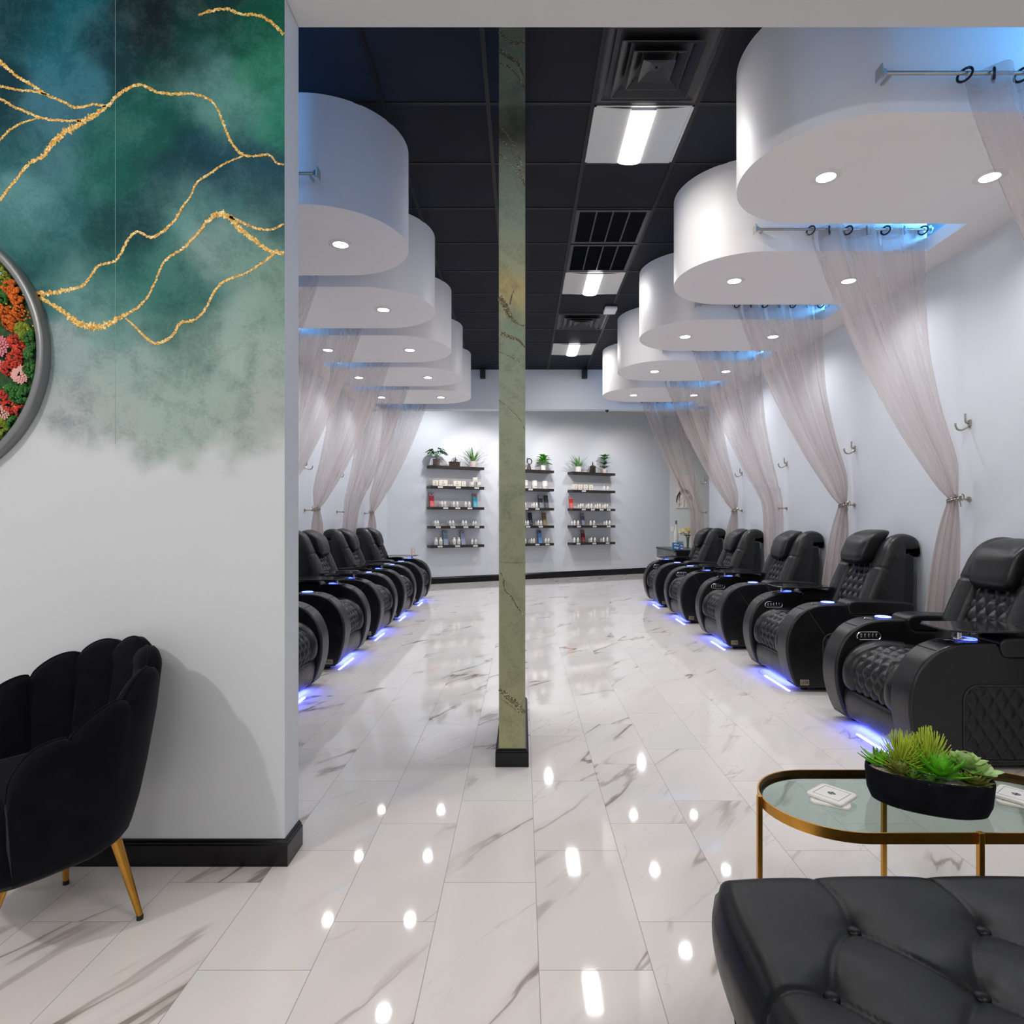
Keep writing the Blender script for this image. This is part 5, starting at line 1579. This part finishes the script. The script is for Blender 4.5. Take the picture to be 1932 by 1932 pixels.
# ------------------------------------------------------------------ velvet shell armchair
def armchair():
    C0 = Vector((-1.440, 1.862, 0))
    t = empty('shell_armchair', C0, math.radians(-120), 'black velvet scallop-back armchair with gold legs beside the lobby wall', 'armchair')
    plan = catmull([(0.195, -0.30), (0.08, -0.312), (-0.08, -0.305), (-0.205, -0.225), (-0.268, -0.11), (-0.288, 0.0), (-0.268, 0.11), (-0.205, 0.225), (-0.08, 0.305), (0.08, 0.312), (0.195, 0.30)], 12)
    NCH = 9
    per = 16
    plan = resample(plan, NCH * per + 1)
    n = len(plan)
    T = np.gradient(plan, axis=0); T /= np.linalg.norm(T, axis=1)[:, None]
    On = np.stack([-T[:, 1], T[:, 0]], 1) * 1.0      # outward
    if np.dot(On[n // 2], plan[n // 2]) < 0: On = -On
    rows = []
    for i in range(n):
        u = i / (n - 1)
        sc = abs(math.sin(PI * NCH * u)) ** 0.55
        back = math.sin(PI * u)
        env = 0.575 + 0.215 * (back ** 1.45)
        top = env + 0.030 * sc - 0.008
        e2 = min(1, min(i, n - 1 - i) / 9.0)
        top -= 0.075 * (1 - math.sqrt(max(0, 1 - (1 - e2) ** 2)))
        p = plan[i]; o = On[i]
        def P(off, z, fl=1.0):
            k = 0.80 + 0.20 * ((z - 0.24) / 0.34) if z < 0.58 else 1.0 + 0.30 * (z - 0.58)
            k = min(k, 1.08)
            if z < 0.34: k -= 0.05 * ((0.34 - z) / 0.10) ** 2
            return (p[0] * k * fl + o[0] * off, p[1] * k * fl + o[1] * off, z)
        # thin towards the arm fronts
        endt = min(1, min(i, n - 1 - i) / 7.0); th = 0.030 * (0.35 + 0.65 * math.sqrt(endt))
        pf = 0.016 * sc
        rows.append([P(-0.05, 0.245), P(-0.004, 0.250), P(0.0, 0.28), P(0.002, 0.36), P(0.004, 0.46), P(0.003 + 0.2 * pf, 0.5 * (0.46 + top)), P(0.004 + 0.3 * pf, top - 0.035), P(0.001, top - 0.014), P(-th * 0.35, top - 0.001), P(-th, top), P(-th * 1.6, top - 0.006), P(-th * 2.0, top - 0.022), P(-th * 2.1 - pf * 0.8 + 0.012, top - 0.06), P(-th * 2.3 - pf + 0.012, 0.5 * (0.42 + top)), P(-th * 2.5 - pf * 0.8 + 0.010, 0.44), P(-th * 2.5, 0.36), P(-0.07, 0.25)])
    m = MB().grid(rows, closed_v=True)
    k = len(rows[0])
    m.f.append(tuple(range(k))); m.f.append(tuple(reversed([(n - 1) * k + j for j in range(k)])))
    sh = m.build('shell_back', 'velvet', t, angle=75)
    # piping along the rim
    MB().tube([rows[i][9] for i in range(n)], 0.0045, 6).build('rim_piping', 'velvet', sh)
    # seat cushion
    ring = [(p[0] * 0.80, p[1] * 0.80) for p in plan]
    loop = ring + [(0.235, 0.205), (0.262, 0.12), (0.268, 0.0), (0.262, -0.12), (0.235, -0.205)]
    lp = resample(np.vstack([loop, loop[:1]]), 90)[:-1]
    rws = []
    for (f, z) in ((0.90, 0.25), (0.98, 0.262), (1.0, 0.30), (1.0, 0.40), (0.985, 0.43), (0.93, 0.452), (0.7, 0.462), (0.35, 0.466), (0.02, 0.467)):
        rws.append([(q[0] * f, q[1] * f, z) for q in lp])
    MB().grid(np.array(rws), closed_v=True).build('seat_cushion', 'velvet', t, angle=70)
    MB().prism([(q[0] * 0.86, q[1] * 0.86) for q in lp], 0.236, 0.252).build('seat_base', 'black', t, smooth=False)
    for (x, y, fx, fy) in ((-0.13, 0.165, -0.165, 0.235), (-0.13, -0.15, -0.145, -0.165), (0.15, 0.17, 0.265, 0.225), (0.15, -0.17, 0.265, -0.225)):
        a = np.array([x, y, 0.245]); b = np.array([fx, fy, 0.012])
        lg = MB().tube([a, a * 0.5 + b * 0.5, b], [0.0155, 0.0125, 0.0085], 16).build('leg', 'gold', t)
        MB().cyl((fx, fy, 0), 0.0095, 0.013, 14).build('foot_cap', 'black', lg)
    return t
armchair()

# ------------------------------------------------------------------ round moss picture
def moss_art():
    X0, Z0 = -2.118, H - (665 - HY) / F * 2.17
    t = empty('moss_wall_art', (X0, YW - 0.002, Z0), 0, 'round grey-framed wall art filled with moss and coral and pink flowers', 'wall art')
    t.rotation_euler = (0, 0, 0)
    prof = [(0.470, 0.0), (0.470, -0.034), (0.466, -0.038), (0.448, -0.038), (0.444, -0.034), (0.444, -0.004)]
    P = []
    for (r, y) in prof:
        P.append([(r * math.cos(2 * PI * k / 128), y, r * math.sin(2 * PI * k / 128)) for k in range(128)])
    MB().grid(P, closed_v=True).build('round_frame', simple('grey_metal_frame', (0.20, 0.21, 0.22), 0.35, 0.3), t, angle=50)
    r0 = random.Random(21)
    # dark moss bed
    P = []
    for i in range(46):
        r = 0.445 * i / 45 + 0.0005
        P.append([(r * math.cos(2 * PI * k / 150), -0.010 - 0.012 * (0.5 + 0.5 * mnoise.noise(Vector((r * math.cos(2 * PI * k / 150) * 60, r * math.sin(2 * PI * k / 150) * 60, 1)))) * (1 if i < 45 else 0), r * math.sin(2 * PI * k / 150)) for k in range(150)])
    MB().grid(P, closed_v=True).build('moss_bed', simple('dark_green_moss', (0.012, 0.06, 0.012), 0.8, var=0.8, vscale=60), t)
    Mm = {'olive': simple('olive_moss', (0.20, 0.26, 0.02), 0.8, var=0.5, vscale=80), 'orange': simple('orange_lichen', (0.62, 0.13, 0.01), 0.8, var=0.4, vscale=80),
          'red': simple('coral_red_lichen', (0.58, 0.05, 0.03), 0.8, var=0.4, vscale=80), 'green': simple('fern_green', (0.02, 0.13, 0.015), 0.7, var=0.6, vscale=60),
          'pink': simple('rose_pink_petals', (0.70, 0.22, 0.27), 0.6, var=0.2), 'pale': simple('pale_pink_petals', (0.80, 0.42, 0.38), 0.6, var=0.15),
          'yellow': simple('tiny_yellow_buds', (0.75, 0.62, 0.05), 0.6), 'sky': simple('sky_blue_petals', (0.25, 0.55, 0.80), 0.6)}
    def loc(u, v):
        return ((u - VX) / F * 2.17 - X0, H - (v - HY) / F * 2.17 - Z0)
    blobs = [('olive', 3, 492, 12), ('olive', 20, 512, 14), ('olive', 10, 530, 12), ('olive', 38, 532, 9), ('orange', 22, 545, 17), ('orange', 40, 562, 19), ('orange', 33, 553, 18),
             ('orange', 8, 590, 16), ('orange', 24, 605, 18), ('orange', 38, 588, 11), ('orange', 30, 622, 8), ('olive', 45, 622, 14), ('olive', 50, 636, 10), ('green', 64, 640, 16), ('green', 66, 670, 18), ('green', 10, 560, 14),
             ('red', 30, 645, 14), ('red', 40, 662, 14), ('red', 28, 678, 14), ('red', 18, 695, 15), ('red', 35, 690, 10), ('green', 60, 700, 14), ('green', 40, 745, 20), ('green', 25, 735, 12), ('red', 10, 750, 13),
             ('red', 22, 768, 14), ('red', 42, 776, 12), ('olive', 6, 800, 13), ('olive', 14, 820, 12), ('olive', 3, 835, 11), ('green', 30, 800, 14), ('green', 3, 860, 12),
             ('olive', -60, 520, 30), ('red', -50, 640, 30), ('green', -70, 720, 34), ('orange', -90, 800, 28), ('olive', -150, 640, 34), ('red', -200, 560, 30), ('green', -230, 690, 34), ('orange', -140, 500, 26), ('olive', -260, 620, 28), ('red', -170, 780, 28), ('green', -110, 600, 26)]
    for kind, u, v, rad in blobs:
        cx, cz = loc(u, v); R0 = rad / F * 2.17
        m = MB()
        for q in range(70 if u > -30 else 40):
            a = r0.random() * 2 * PI; rr = R0 * math.sqrt(r0.random())
            x = cx + rr * math.cos(a); z = cz + rr * math.sin(a)
            if math.hypot(x, z) > 0.436: continue
            h = 0.012 + 0.022 * (1 - (rr / R0) ** 2)
            b = R0 * (0.10 + 0.12 * r0.random()) + 0.0015
            if kind in ('red', 'orange'): b *= 0.75
            m.ball((x, -0.008 - h, z), (b, b, b), 6, 5)
        m.build({'olive': 'moss_tuft', 'green': 'moss_tuft'}.get(kind, 'lichen_tuft'), Mm[kind], t)
    for kind, u, v, rad, npet in (('pink', 3, 655, 18, 46), ('pale', 44, 708, 16, 60), ('pink', 6, 690, 9, 20), ('pale', 8, 780, 14, 40), ('sky', -2, 520, 11, 26), ('orange', 56, 598, 10, 9), ('pink', -100, 680, 26, 50), ('pale', -180, 700, 26, 50)):
        cx, cz = loc(u, v); R0 = rad / F * 2.17
        m = MB()
        for q in range(npet):
            a = q * 2.4; rr = R0 * math.sqrt((q + 0.5) / npet) * 0.8
            leaf(m, (cx + rr * math.cos(a), -0.036 + rr * 0.3, cz + rr * math.sin(a)), (math.cos(a), -0.5, math.sin(a)), R0 * 0.42, R0 * 0.30, 0.3, up=(0, -1, 0.01), n=5, cup=0.2, roundf=0.8)
        m.build('flower_head', Mm[kind], t)
    m = MB()
    for q in range(60):
        a = r0.random() * 2 * PI; rr = 0.42 * math.sqrt(r0.random())
        m.ball((rr * math.cos(a), -0.034, rr * math.sin(a)), 0.0028, 6, 5)
    for (u, v) in ((20, 577), (28, 583), (60, 625), (70, 618), (15, 733), (26, 738), (60, 695), (25, 785), (52, 560)):
        cx, cz = loc(u, v); m.ball((cx, -0.036, cz), 0.003, 6, 5)
    m.build('small_buds', Mm['yellow'], t)
    return t
moss_art()

# ------------------------------------------------------------------ tufted ottoman
def ottoman():
    x0, x1, y0, y1 = 0.378, 1.95, 0.48, 1.352
    cx, cy = (x0 + x1) / 2, (y0 + y1) / 2
    hx, hy = (x1 - x0) / 2, (y1 - y0) / 2
    t = empty('tufted_ottoman', (cx, cy, 0), 0, 'large black button-tufted leather ottoman in front of the glass table', 'ottoman')
    top = 0.455
    rowsY = [1.170, 1.008, 0.846, 0.684]
    btn = []
    for r, y in enumerate(rowsY):
        for k in range(-1, 8):
            x = 0.620 + 0.242 * k - (0.121 if r % 2 else 0)
            if x0 + 0.07 < x < x1 - 0.07: btn.append((x - cx, y - cy, r))
    segs = []
    for (bx, by, r) in btn:
        for (cx2, cy2, r2) in btn:
            if r2 == r + 1 and abs(cx2 - bx) < 0.13: segs.append(((bx, by), (cx2, cy2)))
        if r == 0: segs.append(((bx, by), (bx - 0.010, hy)))
        if r == 3: segs.append(((bx, by), (bx, -hy)))
    for r in range(4):
        rb = sorted([b for b in btn if b[2] == r])
        if r % 2 == 1:
            segs.append(((rb[0][0], rb[0][1]), (-hx, rb[0][1] - 0.03))); segs.append(((rb[-1][0], rb[-1][1]), (hx, rb[-1][1])))
    na, nb_ = 260, 170
    A = np.linspace(-1.0, 1.0, na); B = np.linspace(-1.0, 1.0, nb_)
    # surface from the middle of the top out over the rim and down the sides
    ca = np.concatenate([-1 - np.linspace(0.55, 0.02, 22), A, 1 + np.linspace(0.02, 0.55, 22)])
    cb = np.concatenate([-1 - np.linspace(0.55, 0.02, 22), B, 1 + np.linspace(0.02, 0.55, 22)])
    GA, GB = np.meshgrid(ca, cb, indexing='ij')
    c = np.maximum(np.abs(GA), np.abs(GB)); k = np.maximum(c, 1)
    a = GA / k; b = GB / k
    kk = 0.10
    Xp = a * np.sqrt(1 - kk * b ** 6); Yp = b * np.sqrt(1 - kk * a ** 6)
    drop = np.maximum(c - 1, 0) / 0.55                       # 0..1 down the side
    dx = (1 - np.abs(a)) * hx; dy = (1 - np.abs(b)) * hy
    de = np.minimum(dx, dy)
    rr = 0.055
    q = np.clip(1 - de / rr, 0, 1)
    Z = top - rr * 0.75 * (1 - np.sqrt(np.clip(1 - q ** 2, 0, 1)))
    insc = 1 - 0.0 * q
    Xw = Xp * hx; Yw = Yp * hy
    d = np.full(Xw.shape, 1.0)
    for (p, e) in segs:
        p = np.array(p); e = np.array(e); v = e - p
        w = np.clip(((Xw - p[0]) * v[0] + (Yw - p[1]) * v[1]) / (v @ v), 0, 1)
        # slight bow in every seam
        bow = 0.014 * np.sin(PI * w)
        d = np.minimum(d, np.hypot(Xw - p[0] - w * v[0] - bow * v[1] / np.linalg.norm(v), Yw - p[1] - w * v[1] + bow * v[0] / np.linalg.norm(v)))
    db = np.full(Xw.shape, 1.0)
    for (bx, by, r) in btn: db = np.minimum(db, np.hypot(Xw - bx, Yw - by))
    topm = 1 - np.clip(drop * 6, 0, 1)
    Z = Z - topm * (0.0045 * np.exp(-(d / 0.0045) ** 1.5) + 0.0045 * np.exp(-d / 0.030) + 0.020 * np.exp(-(db / 0.042) ** 1.2))
    # sides lean inwards towards the base
    Zs = (top - rr * 0.75) - drop * (top - rr * 0.75 - 0.115)
    Z = np.where(c > 1, Zs, Z)
    bulge = 0.016 * np.sin(np.clip(drop, 0, 1) ** 0.6 * PI) - 0.10 * drop ** 1.6
    Xw = Xw + np.sign(a) * np.where(np.abs(a) > 0.995, 1, 0) * bulge
    Yw = Yw + np.sign(b) * np.where(np.abs(b) > 0.995, 1, 0) * bulge
    body = MB().grid(np.stack([Xw, Yw, Z], -1)).build('upholstery', 'vinyl', t, angle=180)
    MB().box((-hx + 0.13, -hy + 0.13, 0.10), (hx - 0.13, hy - 0.13, 0.135)).build('underframe', 'black', t, smooth=False)
    for (bx, by, r) in btn:
        MB().lathe([(0.0126, -0.004), (0.0128, 0.0), (0.011, 0.003), (0.006, 0.0052), (0.0005, 0.006)], (bx, by, top - 0.0215), 18).build('tuft_button', 'vinyl', body)
    for i, (p, e) in enumerate(segs):
        pass
    for sx in (-1, 1):
        for sy in (-1, 1):
            px0, py0 = sx * (hx - 0.115), sy * (hy - 0.115)
            MB().tube([(px0, py0, 0.125), (px0 + sx * 0.012, py0 + sy * 0.012, 0.0)], [0.024, 0.015], 16).build('leg', 'black', t)
    # piped side seams at the corners
    return t
ottoman()

# ------------------------------------------------------------------ glass coffee table
def table():
    zt = 0.43
    xa, xb, ya, yb = 0.655, 1.555, 1.515, 1.905
    cx, cy = (xa + xb) / 2, (ya + yb) / 2; R0 = (yb - ya) / 2; hl = (xb - xa) / 2 - R0
    t = empty('coffee_table', (cx, cy, 0), 0, 'racetrack-shaped smoked glass coffee table with thin gold frame', 'table')
    def track(r, n=28):
        pts = []
        for k in range(n + 1):
            an = -PI / 2 + PI * k / n; pts.append((hl + r * math.cos(an), r * math.sin(an)))
        for k in range(n + 1):
            an = PI / 2 + PI * k / n; pts.append((-hl + r * math.cos(an), r * math.sin(an)))
        return pts
    def band(r_out, r_in, z0, z1, mat, name, par):
        o = track(r_out); i = track(r_in)
        rows = [[(p[0], p[1], z0) for p in o], [(p[0], p[1], z1) for p in o], [(p[0], p[1], z1) for p in i], [(p[0], p[1], z0) for p in i]]
        m = MB().grid(np.array(rows), closed_u=True, closed_v=True)
        return m.build(name, mat, par, smooth=True, angle=40)
    fr = band(R0, R0 - 0.004, zt - 0.012, zt + 0.015, 'gold', 'rim_band', t)
    band(R0 - 0.004, R0 - 0.0052, zt + 0.0005, zt + 0.0145, 'golddark', 'rim_lining', fr)
    band(R0 - 0.004, R0 - 0.014, zt - 0.008, zt - 0.0065, 'golddark', 'support_lip', fr)
    MB().prism(track(R0 - 0.005), zt - 0.006, zt).build('glass_top', 'smoked', t, smooth=False)
    for (x, y) in ((0, -R0), (0, R0), (-hl - R0, 0), (hl + R0, 0)):
        s_ = 0.0065
        ox = (1 if x > 0 else -1 if x < 0 else 0) * s_; oy = (1 if y > 0 else -1 if y < 0 else 0) * s_
        lg = MB().box((x + ox - s_, y + oy - s_, 0.0), (x + ox + s_, y + oy + s_, zt + 0.021)).build('leg', 'gold', t, smooth=False, bevel=0.001)
    return t, cx, cy, zt
tb, tcx, tcy, tz = table()

def coaster_stack(x, y, rz, lab):
    for k in range(2):
        z = tz + 0.0005 + k * 0.0095
        t = empty('coaster', (x + (0.004 if k else 0), y + (0.002 if k else 0), z), rz + (0 if k else 0.42), ('upper ' if k else 'lower ') + lab, 'coaster', 'white coasters on the glass table')
        pts = rrect(-0.050, 0.050, -0.050, 0.050, 0.013, 5)
        MB().prism(pts, 0, 0.009).build('coaster_body', 'whitegloss', t, bevel=0.0025, bseg=2)
        m = MB()
        for (a, b, c, d) in ((-0.036, -0.036, 0.036, -0.0345), (-0.036, 0.0345, 0.036, 0.036), (-0.036, -0.036, -0.0345, 0.036), (0.0345, -0.036, 0.036, 0.036)):
            m.box((a, b, 0.009), (c, d, 0.0094))
        m.build('border_print', 'greyline', t, smooth=False)
        m = MB()
        m.ball((0, 0.001, 0.0092), (0.0030, 0.009, 0.0004), 10, 5).ball((-0.007, -0.001, 0.0092), (0.0042, 0.0048, 0.0004), 10, 5).ball((0.007, -0.001, 0.0092), (0.0042, 0.0048, 0.0004), 10, 5).ball((0, -0.009, 0.0092), (0.007, 0.0025, 0.0004), 10, 5).ball((0, 0.006, 0.0092), (0.006, 0.0022, 0.0004), 10, 5)
        m.build('motif_print', 'navy', t)
coaster_stack(0.852, 1.728, math.radians(-52), 'white coaster of the pair at the left end of the glass table')
coaster_stack(1.358, 1.722, math.radians(-52), 'white coaster of the pair at the right end of the glass table')

# ------------------------------------------------------------------ succulent bowl
def bowl():
    t = empty('succulent_planter', (1.098, 1.695, tz + 0.0005), math.radians(-27), 'oval black stone bowl of artificial succulents on the glass table', 'planter')
    prof = [(0.0005, 0.0), (0.80, 0.0), (0.90, 0.006), (0.965, 0.03), (1.0, 0.082), (0.995, 0.091), (0.965, 0.094), (0.94, 0.090), (0.93, 0.074), (0.0005, 0.074)]
    A, B_ = 0.150, 0.084
    n = 64
    P = []
    for (r, z) in prof:
        P.append([(A * r * np.sign(math.cos(2 * PI * k / n)) * abs(math.cos(2 * PI * k / n)) ** 0.88, B_ * r * np.sign(math.sin(2 * PI * k / n)) * abs(math.sin(2 * PI * k / n)) ** 0.88, z) for k in range(n)])
    MB().grid(P, closed_v=True).build('bowl', simple('rough_black_stone', (0.004, 0.004, 0.007), 0.8, spec=0.12, bump=0.8, bscale=130, var=0.7, vscale=18), t)
    m = MB(); rg = random.Random(8)
    P = []
    for i in range(12):
        r = i / 11
        P.append([(A * 0.93 * r * math.cos(2 * PI * k / 40), B_ * 0.93 * r * math.sin(2 * PI * k / 40), 0.081) for k in range(40)])
    m.grid(P, closed_v=True)
    for q in range(520):
        a = rg.random() * 2 * PI; r = math.sqrt(rg.random()) * 0.92
        if r < 0.6 and rg.random() < 0.6: continue
        b = 0.0016 + 0.0018 * rg.random()
        m.ball((A * r * math.cos(a), B_ * r * math.sin(a), 0.082), (b, b, b * 0.8), 6, 4)
    g_ = m.build('gravel', simple('pale_gravel', (0.70, 0.64, 0.54), 0.7, var=0.4, vscale=200), t); g_['kind'] = 'stuff'
    Mg = {'lime': simple('lime_green_needles', (0.48, 0.60, 0.06), 0.5, var=0.35, vscale=40), 'bright': simple('vivid_green_succulent', (0.12, 0.44, 0.02), 0.42, var=0.5, vscale=30),
          'mint': simple('mint_green_succulent', (0.34, 0.50, 0.17), 0.5, var=0.3, vscale=30), 'olive': simple('olive_succulent', (0.20, 0.22, 0.045), 0.5, var=0.35, vscale=30),
          'mid': simple('mid_green_succulent', (0.10, 0.25, 0.03), 0.45, var=0.5, vscale=30)}
    def rosette(name, mat, c0, n, ln, wd, el0, el1, curl=-0.25, roundf=0.55, point=0.9, rings=2, thick=0.0012):
        m = MB(); k = 0; c = (c0[0] * 0.9, c0[1] * 0.95, c0[2] + 0.024)
        for rg_ in range(rings):
            f = rg_ / max(1, rings - 1)
            for j in range(n):
                a = 2 * PI * (j + 0.5 * rg_) / n + rg_ * 0.4
                el = el0 + (el1 - el0) * f
                leaf(m, (c[0] + 0.004 * math.cos(a), c[1] + 0.004 * math.sin(a), c[2] + 0.006 * f), (math.cos(a) * math.cos(el), math.sin(a) * math.cos(el), math.sin(el)), ln * (1 - 0.35 * f), wd * (1 - 0.2 * f), curl, n=8, cup=0.35, roundf=roundf, point=point, thick=thick)
        return m.build(name, mat, t, angle=60)
    def needles(name, c0, n, ln, mat, wd=0.0042):
        c = (c0[0] * 0.9, c0[1] * 0.95, c0[2] + 0.024)
        m = MB(); rg2 = random.Random(int(c[0] * 1e4) + n)
        for j in range(n):
            a = j * 2.39996; el = -0.05 + 1.35 * (j / n) ** 1.1
            hh = 0.036 * (j / n)
            leaf(m, (c[0], c[1], c[2] + hh), (math.cos(a) * math.cos(el), math.sin(a) * math.cos(el), math.sin(el)), ln * (0.75 + 0.4 * rg2.random()), wd, -0.28, n=6, cup=0.1, point=0.7, roundf=0.4, thick=0.0009)
        return m.build(name, mat, t, angle=60)
    needles('needle_succulent', (-0.070, 0.012, 0.062), 170, 0.066, Mg['lime'])
    needles('needle_succulent', (0.005, 0.038, 0.066), 210, 0.072, Mg['lime'])
    needles('needle_succulent', (-0.030, 0.035, 0.060), 130, 0.056, Mg['lime'])
    rosette('agave_succulent', Mg['bright'], (0.030, -0.022, 0.066), 10, 0.090, 0.026, 0.12, 0.95, -0.25, rings=3)
    rosette('agave_succulent', Mg['bright'], (-0.118, 0.012, 0.060), 8, 0.062, 0.020, 0.25, 1.0, -0.2, rings=2)
    rosette('agave_succulent', Mg['mid'], (-0.128, 0.034, 0.060), 7, 0.055, 0.014, 0.5, 1.15, -0.15, rings=2)
    rosette('round_leaf_succulent', Mg['mint'], (0.098, 0.030, 0.082), 6, 0.055, 0.042, 0.35, 0.9, -0.2, 0.9, 0.7, 3)
    rosette('round_leaf_succulent', Mg['mint'], (0.132, 0.008, 0.076), 6, 0.050, 0.038, 0.15, 0.8, -0.2, 0.9, 0.7, 2)
    rosette('stacked_succulent', Mg['olive'], (0.112, -0.026, 0.060), 8, 0.042, 0.024, 0.0, 0.8, -0.3, 0.75, 0.8, 4)
    rosette('stacked_succulent', Mg['olive'], (-0.072, -0.030, 0.058), 8, 0.042, 0.020, 0.1, 0.9, -0.3, 0.7, 0.8, 4)
    rosette('stacked_succulent', Mg['mid'], (-0.040, -0.046, 0.056), 7, 0.028, 0.014, 0.1, 0.9, -0.3, 0.7, 0.8, 3)
    rosette('stacked_succulent', Mg['mid'], (0.002, -0.060, 0.056), 7, 0.030, 0.015, 0.0, 0.9, -0.3, 0.7, 0.8, 2)
    MB().tube(catmull([(0.05, 0.03, 0.105), (0.072, 0.03, 0.145), (0.098, 0.035, 0.148), (0.115, 0.03, 0.125)], 5), 0.0016, 6).build('curling_tendril', Mg['mint'], t)
    return t
bowl()
